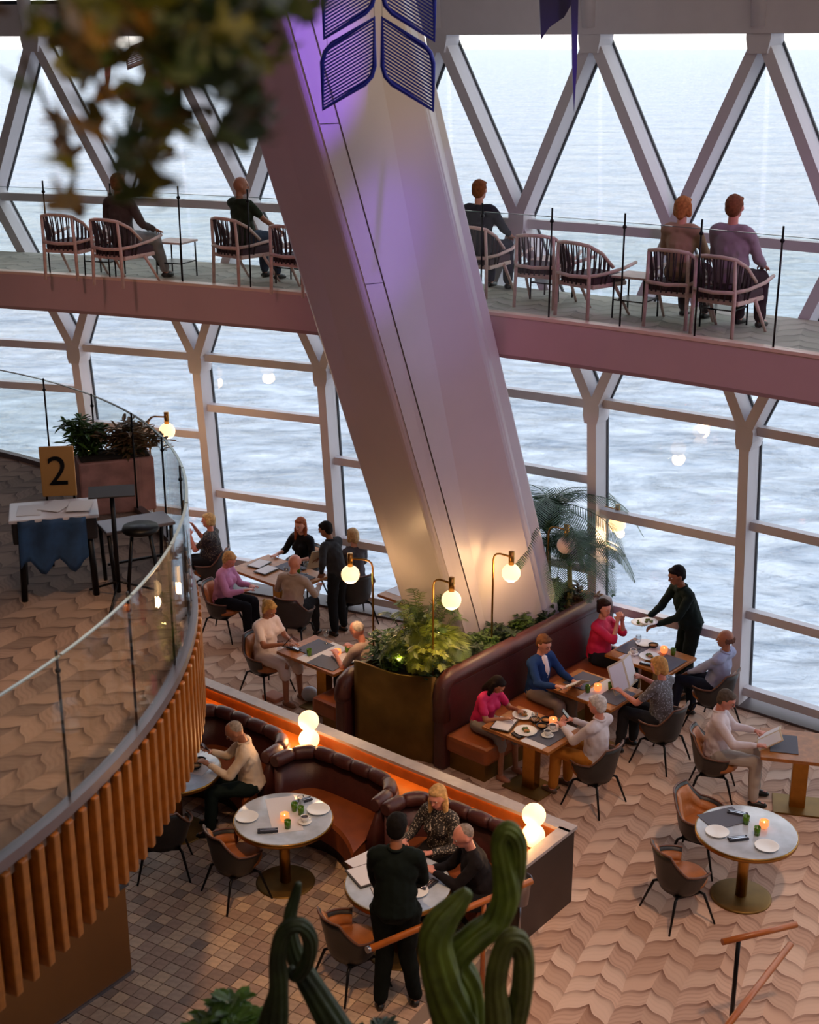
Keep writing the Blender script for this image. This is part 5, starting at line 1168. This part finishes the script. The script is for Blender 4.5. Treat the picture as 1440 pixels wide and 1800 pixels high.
    # face details
    for sg in (-1, 1):
        c = hc+Rh @ Vector((sg*.031, .079, .012))*s; e_ = MB().sphere(c, .0095*s, 10, 8).build('eye', mat('eye_white', '#b8aca0', .5), t); MB().sphere(c+Rh @ Vector((0, .0056, 0))*s, .0052*s, 8, 6).build('iris', mat('iris_brown', '#2a1a12', .2), e_)
    MB().sphere(hc+Rh @ Vector((0, .0885, -.050))*s, .019*s, 10, 6, (1.15, .35, .34), Rh).build('lips', mat('lips_'+skin, '#a2504a', .45), t)
    hs, hcol = hair[0], hair[1]
    if hs != 'none':
        MH = mat('hair_'+hcol.strip('#'), hcol, .8, noise_amt=.25, noise_scale=35, bump=.4, bump_scale=150, spec=.15)
        def hr(bm):
            H = lambda x, y, z: hc+Rh @ (Vector((x, y, z))*s)
            if hs == 'fringe':
                for k in range(9):
                    a = math.radians(-8+k*24.5); x, y = -.082*math.cos(a), -.020-.088*math.sin(a); ico(bm, H(x, y, -.002), .020*s, (1, 1, 1.9))
                return
            if hs == 'thin': ico(bm, H(0, -.024, .030), r*.99, (.80, .92, .92), Rh, 2); return
            ico(bm, H(0, -.022, .030), r*1.03, (.84, .98, .98), Rh, 2); ico(bm, H(0, -.050, -.010), r*.80, (.98, .75, 1.0), Rh)
            ico(bm, H(0, .038, .080), r*.55, (1.25, .8, .5), Rh)
            if hs in ('bob', 'long', 'curly', 'fullshort'):
                k_ = {'fullshort': .35, 'bob': .75, 'curly': .8, 'long': 1.0}[hs]
                for sg in (-1, 1): caps(bm, H(sg*.066, -.022, .04), H(sg*.074, -.018, -.085*k_), .034*s, .032*s)
                caps(bm, H(0, -.060, .0), H(0, -.066, -.09*k_), .062*s, .055*s)
                if hs == 'long':
                    for sg in (-1, 1): caps(bm, H(sg*.076, -.005, -.06), H(sg*.085, .030, -.24), .034*s, .022*s)
                    caps(bm, H(0, -.06, -.05), H(0, -.085, -.20), .066*s, .045*s)
            if bun: ico(bm, H(0, -.115, .045), .036*s)
        blob('hair', hr, MH, t, .010, 3)
    if extra:
        for e_ in extra:
            if e_ == 'shirt_front':
                def sf(bm):
                    caps(bm, NB+fw*.045-up*.010, C2+fw*.098+up*.02, .052*s, .046*s); caps(bm, C2+fw*.098+up*.02, C1+fw*.106*g, .044*s, .030*s)
                blob('shirt_front', sf, mat('cloth_white', '#e6dfdc', .8), t, .012, 2)
            if e_ == 'collar':
                MB().tube([NB+up*.022+(rt*math.cos(a)*.066+fw*math.sin(a)*.060)*s+up*.012*math.cos(a)**2 for a in [2*PI*k/16 for k in range(16)]], .014, 6, closed=True).build('collar', M_T, t)
            if e_ == 'glasses':
                for sg in (-1, 1): MB().tube([hc+Rh @ Vector((sg*.033+.022*math.cos(a), .094, .010+.017*math.sin(a)))*s for a in [2*PI*k/12 for k in range(12)]], .002, 5, closed=True).build('spectacles', M_BLACK, t)
            if e_ == 'scarf':
                MB().tube(smooth([NB+rt*.06+fw*.02, NB+rt*.04+fw*.09-up*.08, C2+rt*.03+fw*.13], 4), .018, 8).build('scarf', mat('pale_scarf', '#c9b8a8', .8), t)
            if e_ == 'necklace':
                MB().tube(smooth([NB+rt*.05+fw*.02, NB+fw*.095-up*.12, NB-rt*.05+fw*.02], 5), .006, 6).build('necklace', mat('pearl', '#e6e0d8', .3), t)
    t['hands'] = [0]; del t['hands']
    R = Matrix.Translation(t.location) @ Matrix.Rotation(t.rotation_euler.z, 4, 'Z')
    def hw(i):  # world position and forward direction of a palm
        d_ = (wr[i]-elb[i]).normalized(); return R @ (wr[i]+d_*.06*s), (R.to_3x3() @ d_)
    return t, hw
def pattern(nm, c1, c2, sc=40):
    m = mat(nm, c1, .8); tr = m.node_tree; b = tr.nodes['Principled BSDF']; tcn = tr.nodes.new('ShaderNodeTexCoord'); vz = tr.nodes.new('ShaderNodeTexVoronoi'); vz.inputs['Scale'].default_value = sc; tr.links.new(tcn.outputs['Object'], vz.inputs['Vector'])
    rp = tr.nodes.new('ShaderNodeValToRGB'); rp.color_ramp.elements[0].position = .28; rp.color_ramp.elements[0].color = lin(c2); rp.color_ramp.elements[1].position = .40; rp.color_ramp.elements[1].color = lin(c1); tr.links.new(vz.outputs['Distance'], rp.inputs[0]); tr.links.new(rp.outputs[0], b.inputs['Base Color']); return m
A2 = lambda p, d, k: Vector((p.x, p.y, 0))+d.normalized()*k
# --- right banquette side
person('girl with long dark hair in a magenta top, writing at the crowded table', uv(.46, .34), UU, head=(8, 38), lean=16, hair=('long', '#1e1412'), tmat=mat('magenta_cloth', '#c8185a', .75), sleeve='short', legs='skirt', lcol='#8a807c', skin='tan', s=.90, female=True, hands=((.14, .42, .80), (-.14, .42, .80)), shoes='#a86a50')
pm_, hw_blz = person('man in a blue blazer and pale shirt holding an open menu on the banquette', uv(.46, 1.42), UU, head=(-12, 14), lean=4, hair=('short', '#5a3a24'), top='#1f3a68', lcol='#7a6c64', skin='fair', hands=((.26, .44, .86), (-.10, .44, .80)), extra=['shirt_front', 'glasses'])
person('woman in a raspberry red top with both hands at her mouth', uv(.44, 2.78), UU+UV*.15, head=(-25, 4), lean=2, hair=('fullshort', '#2c1814'), tmat=mat('raspberry_cloth', '#c01446', .75), sleeve='elbow', lcol='#1c1d22', skin='fair', female=True, girth=1.15, hands=((.05, .24, 1.10), (-.05, .26, 1.08)), bun=True)
# --- right chair side
pm_, hw_wh = person('white haired guest in a white shirt and mustard trousers holding a phone', uv(1.90, .50), -UU, head=(10, 8), lean=-4, hair=('short', '#cfc8c4'), extra=['collar'], top='#cfc6cc', lcol='#b0702a', shoes='#4a3428', skin='pink', hands=((.10, .36, .86), (-.08, .36, .84)))
pm_, hw_bl = person('blonde woman in a grey patterned top reading a large open menu', uv(1.94, 1.80), -UU, head=(0, 16), lean=2, hair=('bob', '#c89858'), tmat=pattern('grey_pattern_cloth', '#5f5d60', '#9aa0ac', 46), sleeve='short', lcol='#2a2a2c', skin='pink', female=True, hands=((.24, .40, .86), (-.22, .40, .84)))
person('man in a pale blue shirt leaning back beside the window', uv(1.97, 3.0), -UU, head=(35, 0), lean=-12, hair=('fringe', '#6a4a3a'), extra=['collar'], top='#a4aecb', lcol='#232733', skin='tan', hands=((.12, .34, .62), (-.10, .36, .62)), feet=[(.10, .34, .08), (-.16, .46, .08)])
wr_p = Vector((3.56, 16.05, 0)); pm_, hw_w = person('waiter in a dark green suit bending forward with plates at the window', wr_p, Vector((-.95, -.30, 0)), pose='stand', s=1.1, lean=18, head=(0, 18), hair=('short', '#171312'), extra=['collar'], top='#14211d', legs='trousers', lcol='#141d1a', skin='brown', hands=((.10, .52, 1.12), (-.10, .50, 1.10)), hipy=-.04)
pm_, hw_rm = person('man in a white shirt reading a menu at the right edge of the photo', Vector((3.44, 13.54, 0)), Vector((.95, -.25, 0)), head=(-15, 22), lean=0, hair=('short', '#5a5048'), top='#d8cbd0', lcol='#b0a49a', skin='pink', hands=((.22, .40, .80), (-.16, .38, .78)), extra=['glasses', 'collar'])
# --- left side
pm_, hw_pk = person('woman in a pale pink top with tied fair hair looking at her phone', Vector((-1.84, 16.10, 0)), UU+UV*.1, head=(-5, 26), lean=2, hair=('fullshort', '#b08a50'), top='#ead8d2', sleeve='short', legs='skirt', lcol='#dccac0', skin='tan', female=True, girth=1.1, hands=((.16, .40, .86), (-.02, .42, .84)), bun=True, shoes='#8a5a40')
person('grey haired man in a pale shirt eating at the planter bench', uv(-1.28, .28), -UU, head=(10, 26), lean=16, hair=('thin', '#b8aaa0'), top='#b8a49e', sleeve='short', lcol='#2b2b30', skin='pink', hands=((.16, .42, .82), (-.16, .42, .82)))
person('woman in a lilac shirt with short blonde hair reading at the long table', Vector((-2.64, 17.94, 0)), UU*.9+UV*.4, head=(-20, 30), lean=8, hair=('fullshort', '#b88f5c'), top='#c48ab0', lcol='#16171a', skin='pink', female=True, hands=((.14, .40, .80), (-.10, .38, .78)))
person('woman in a black dress with auburn hair facing the camera at the window', Vector((-1.60, 19.33, 0)), -UV+UU*.1, head=(12, 8), lean=5, hair=('long', '#8a4a2c'), top='#141316', sleeve='elbow', legs='skirt', lcol='#141316', skin='fair', female=True, hands=((.22, .36, .78), (-.22, .36, .78)), extra=['necklace'])
person('bald man in a greyish shirt seen from behind at the long table', Vector((-1.62, 17.62, 0)), UV+UU*-.35, head=(-30, 6), lean=4, hair=('none', ''), extra=['collar'], top='#a9958c', lcol='#26262a', skin='pink', girth=1.1, hands=((.24, .34, .80), (-.24, .34, .80)))
pm_, hw_lw = person('waiter in a charcoal suit standing with his back turned at the long table', Vector((-1.02, 18.02, 0)), Vector((-.80, .55, 0)), pose='stand', lean=14, head=(18, 18), hair=('short', '#17120f'), extra=['collar'], top='#2e2d30', lcol='#1b1b1e', skin='brown', hands=((.14, .40, 1.02), (-.22, .12, .98)))
person('fair haired guest mostly hidden behind the waiter in charcoal', Vector((-.80, 18.75, 0)), -UU+UV*.2, head=(0, 8), lean=4, hair=('bob', '#b89468'), top='#4a4448', lcol='#26262a', skin='fair', female=True)
person('woman in a dark patterned top lifting a glass by the far left window', Vector((-3.00, 19.4, 0)), Vector((-.95, .2, 0)), head=(5, 2), lean=2, hair=('fullshort', '#c2a272'), tmat=pattern('dark_pattern_cloth', '#221d20', '#6a5a4a', 44), sleeve='short', legs='skirt', lcol='#1a181a', skin='pink', female=True, girth=1.2, hands=((.10, .30, 1.08), (-.08, .30, 1.0)))
# --- booths
pm_, hw_bg = person('man in a cream shirt looking at his phone in the left booth', sn(1.62, .92), sn(1.05, 1.5)-sn(1.62, .92), head=(0, 34), lean=8, hair=('thin', '#9a8a7a'), extra=['collar'], top='#dcc4a8', lcol='#18221e', skin='tan', hands=((.06, .40, .92), (-.12, .42, .86)), seat=.46)
person('woman with long blonde hair and a speckled jacket in the right booth', sn(4.02, .68), WN, head=(10, 14), lean=6, hair=('long', '#c89c64'), tmat=pattern('speckled_jacket_cloth', '#2a2422', '#a89a88', 52), lcol='#201c1c', skin='pink', female=True, girth=1.15, hands=((.16, .38, .80), (-.16, .38, .80)), extra=['scarf'], seat=.46)
person('balding man in a black jacket with clasped hands in the right booth', sn(4.72, 1.0), WN*.75-WU*.66, head=(10, 20), lean=14, hair=('thin', '#8a7a70'), top='#1c181a', lcol='#1a1a1c', skin='pink', girth=1.15, hands=((.06, .44, .84), (-.02, .45, .85)), seat=.46)
wp = Vector((-.12, 9.98, 0)); pm_, hw_fw = person('waiter in a dark green suit standing with his back to the camera', wp, Vector((.10, 1, 0)), pose='stand', s=1.10, girth=1.2, feet=[(.17, .02, .085), (-.13, -.06, .085)], lean=6, head=(-6, 14), hair=('short', '#14110f'), extra=['collar'], top='#0e1714', legs='trousers', lcol='#0b110f', skin='tan', hands=((.16, .34, 1.02), (-.18, .30, .96)), vox=.0095)
# --- balcony
def bal_p(lab, LC, k=.0, **kw):
    p, d = LC; q = p+d*k; return person(lab, Vector((q.x, q.y, ZB)), d, seat=.46, **kw)
bal_p('man in a dark jacket sitting with his back to us on the left balcony', LC1, head=(15, 0), lean=-4, hair=('short', '#7a5238'), top='#4a3f3c', lcol='#8c8a88', skin='tan', hands=((.26, .28, .66), (-.26, .28, .66)), s=1.05, feet=[(.14, .58, .09), (-.05, .72, .20)])
bal_p('bald man in a dark green polo shirt sitting on the balcony', LC2, head=(-40, 2), lean=-6, hair=('none', ''), top='#27301f', sleeve='short', lcol='#3a4658', skin='tan', girth=1.15, hands=((.26, .32, .66), (-.26, .32, .66)), s=.97)
bal_p('man with reddish brown hair and a dark jacket right of the pillar', LC0, head=(0, 0), lean=-10, hair=('short', '#7a4420'), top='#2f2d36', lcol='#3a3a44', skin='fair', s=1.05)
bal_p('woman with chin length auburn blonde hair on the right balcony', LC7, head=(-5, 0), lean=-3, hair=('bob', '#a86a3a'), top='#a8866c', lcol='#3a2a30', skin='fair', female=True, s=1.04)
bal_p('broad man in a grey pink shirt at the right end of the balcony', LC8, head=(5, 0), lean=-3, hair=('short', '#7a4a30'), top='#9a8490', lcol='#3a2a30', skin='pink', girth=1.2, s=1.1)
# --- held things
def held_menu(lab, hw, open_=True, col=None, wd=.24, hh=.34, tilt=-58, yaw=0, off=(0, 0, 0)):
    (p0, d0), (p1, d1) = hw(0), hw(1); c = (p0+p1)/2+Vector(off); ax = (p0-p1).normalized(); t = thing('menu', lab, 'menu', tuple(c)); 
    z = Vector((0, 0, 1)); f = z.cross(ax).normalized(); back = -(d0+d1).normalized()
    upv = (z*math.sin(math.radians(-tilt))-back*math.cos(math.radians(-tilt))).normalized(); nrm = ax.cross(upv).normalized()
    for s in (-1, 1):
        Rm = Matrix((ax, upv, nrm)).transposed().to_4x4() @ Matrix.Rotation(math.radians(12*s), 4, 'Y')
        MB().box((s*wd/2, hh*.30, 0), (wd, hh, .008), M=Rm, bev=.002).build('cover', M_MENU, t); MB().box((s*wd/2, hh*.30, .0055), (wd*.86, hh*.88, .002), M=Rm).build('page', M_LINEN, t)
    MB().tube([Matrix((ax, upv, nrm)).transposed() @ Vector((0, hh*(-.20), -.004)), Matrix((ax, upv, nrm)).transposed() @ Vector((0, hh*.80, -.004))], .007, 6).build('spine', M_MENUF, t)
    return t
held_menu('open cream menu held by the man in the blue blazer', hw_blz, tilt=-30, wd=.17, hh=.30)
held_menu('large open cream menu held up by the blonde woman', hw_bl, tilt=-66, wd=.25, hh=.36)
held_menu('open white menu held by the man at the right edge', hw_rm, tilt=-35, wd=.20, hh=.30)
def held_phone(lab, p, d, col=None):
    t = thing('phone', lab, 'phone', tuple(p+Vector((0, 0, .012)))); t.rotation_euler = (d+Vector((0, 0, .9))).to_track_quat('Y', 'Z').to_euler()
    MB().box((0, .03, .0), (.075, .15, .009), bev=.004).build('phone_body', col or M_BLACK, t); MB().box((0, .03, .005), (.066, .136, .002)).build('screen', MATS.get('phone_screen') or mat('phone_screen', '#20262e', .08), t)
held_phone('black phone held by the white haired guest', *hw_wh(0)); held_phone('dark phone held by the woman in pale pink', *hw_pk(0)); held_phone('grey phone held up by the man in cream', *hw_bg(0), M_STEEL)
def held_plate(lab, p, food=True):
    t = thing('plate', lab, 'plate', tuple(p+Vector((0, 0, .015)))); MB().lathe([(0, .0), (.07, 0), (.12, .014), (.12, .019), (.07, .008), (0, .008)], 24).build('dish', M_PORC, t)
    mb = MB(); [mb.sphere((.04*math.cos(k*1.9), .04*math.sin(k*1.9), .02), .022, 8, 5, (1, 1, .6)) for k in range(5)]; mb.build('food', M_FOOD[0], t)
p, d = hw_w(0); held_plate('plate of food the window waiter is setting down', p+d*.09); p, d = hw_w(1); held_plate('second plate in the window waiter\'s far hand', p+d*.05+Vector((0, 0, .06)))
(p0, _), (p1, _) = hw_lw(0), hw_lw(1); t = thing('menu', 'grey menu board held low by the waiter in charcoal', 'menu', tuple(p0)); MB().box((0, 0, 0), (.26, .012, .36), .6, bev=.003).build('cover', M_MENU, t)
t.rotation_euler = (.4, .3, 0)
p, d = hw_fw(1); t = thing('order_pad', 'white folded order pad in the left hand of the nearest waiter', 'notepad', tuple(p+d*.06+Vector((0, 0, .02)))); MB().box((0, 0, 0), (.13, .20, .008), .4, bev=.002).build('cover', M_MENUF, t); MB().box((0, 0, .006), (.12, .19, .004), .4).build('page', M_LINEN, t); t.rotation_euler = (.5, 0, 0)
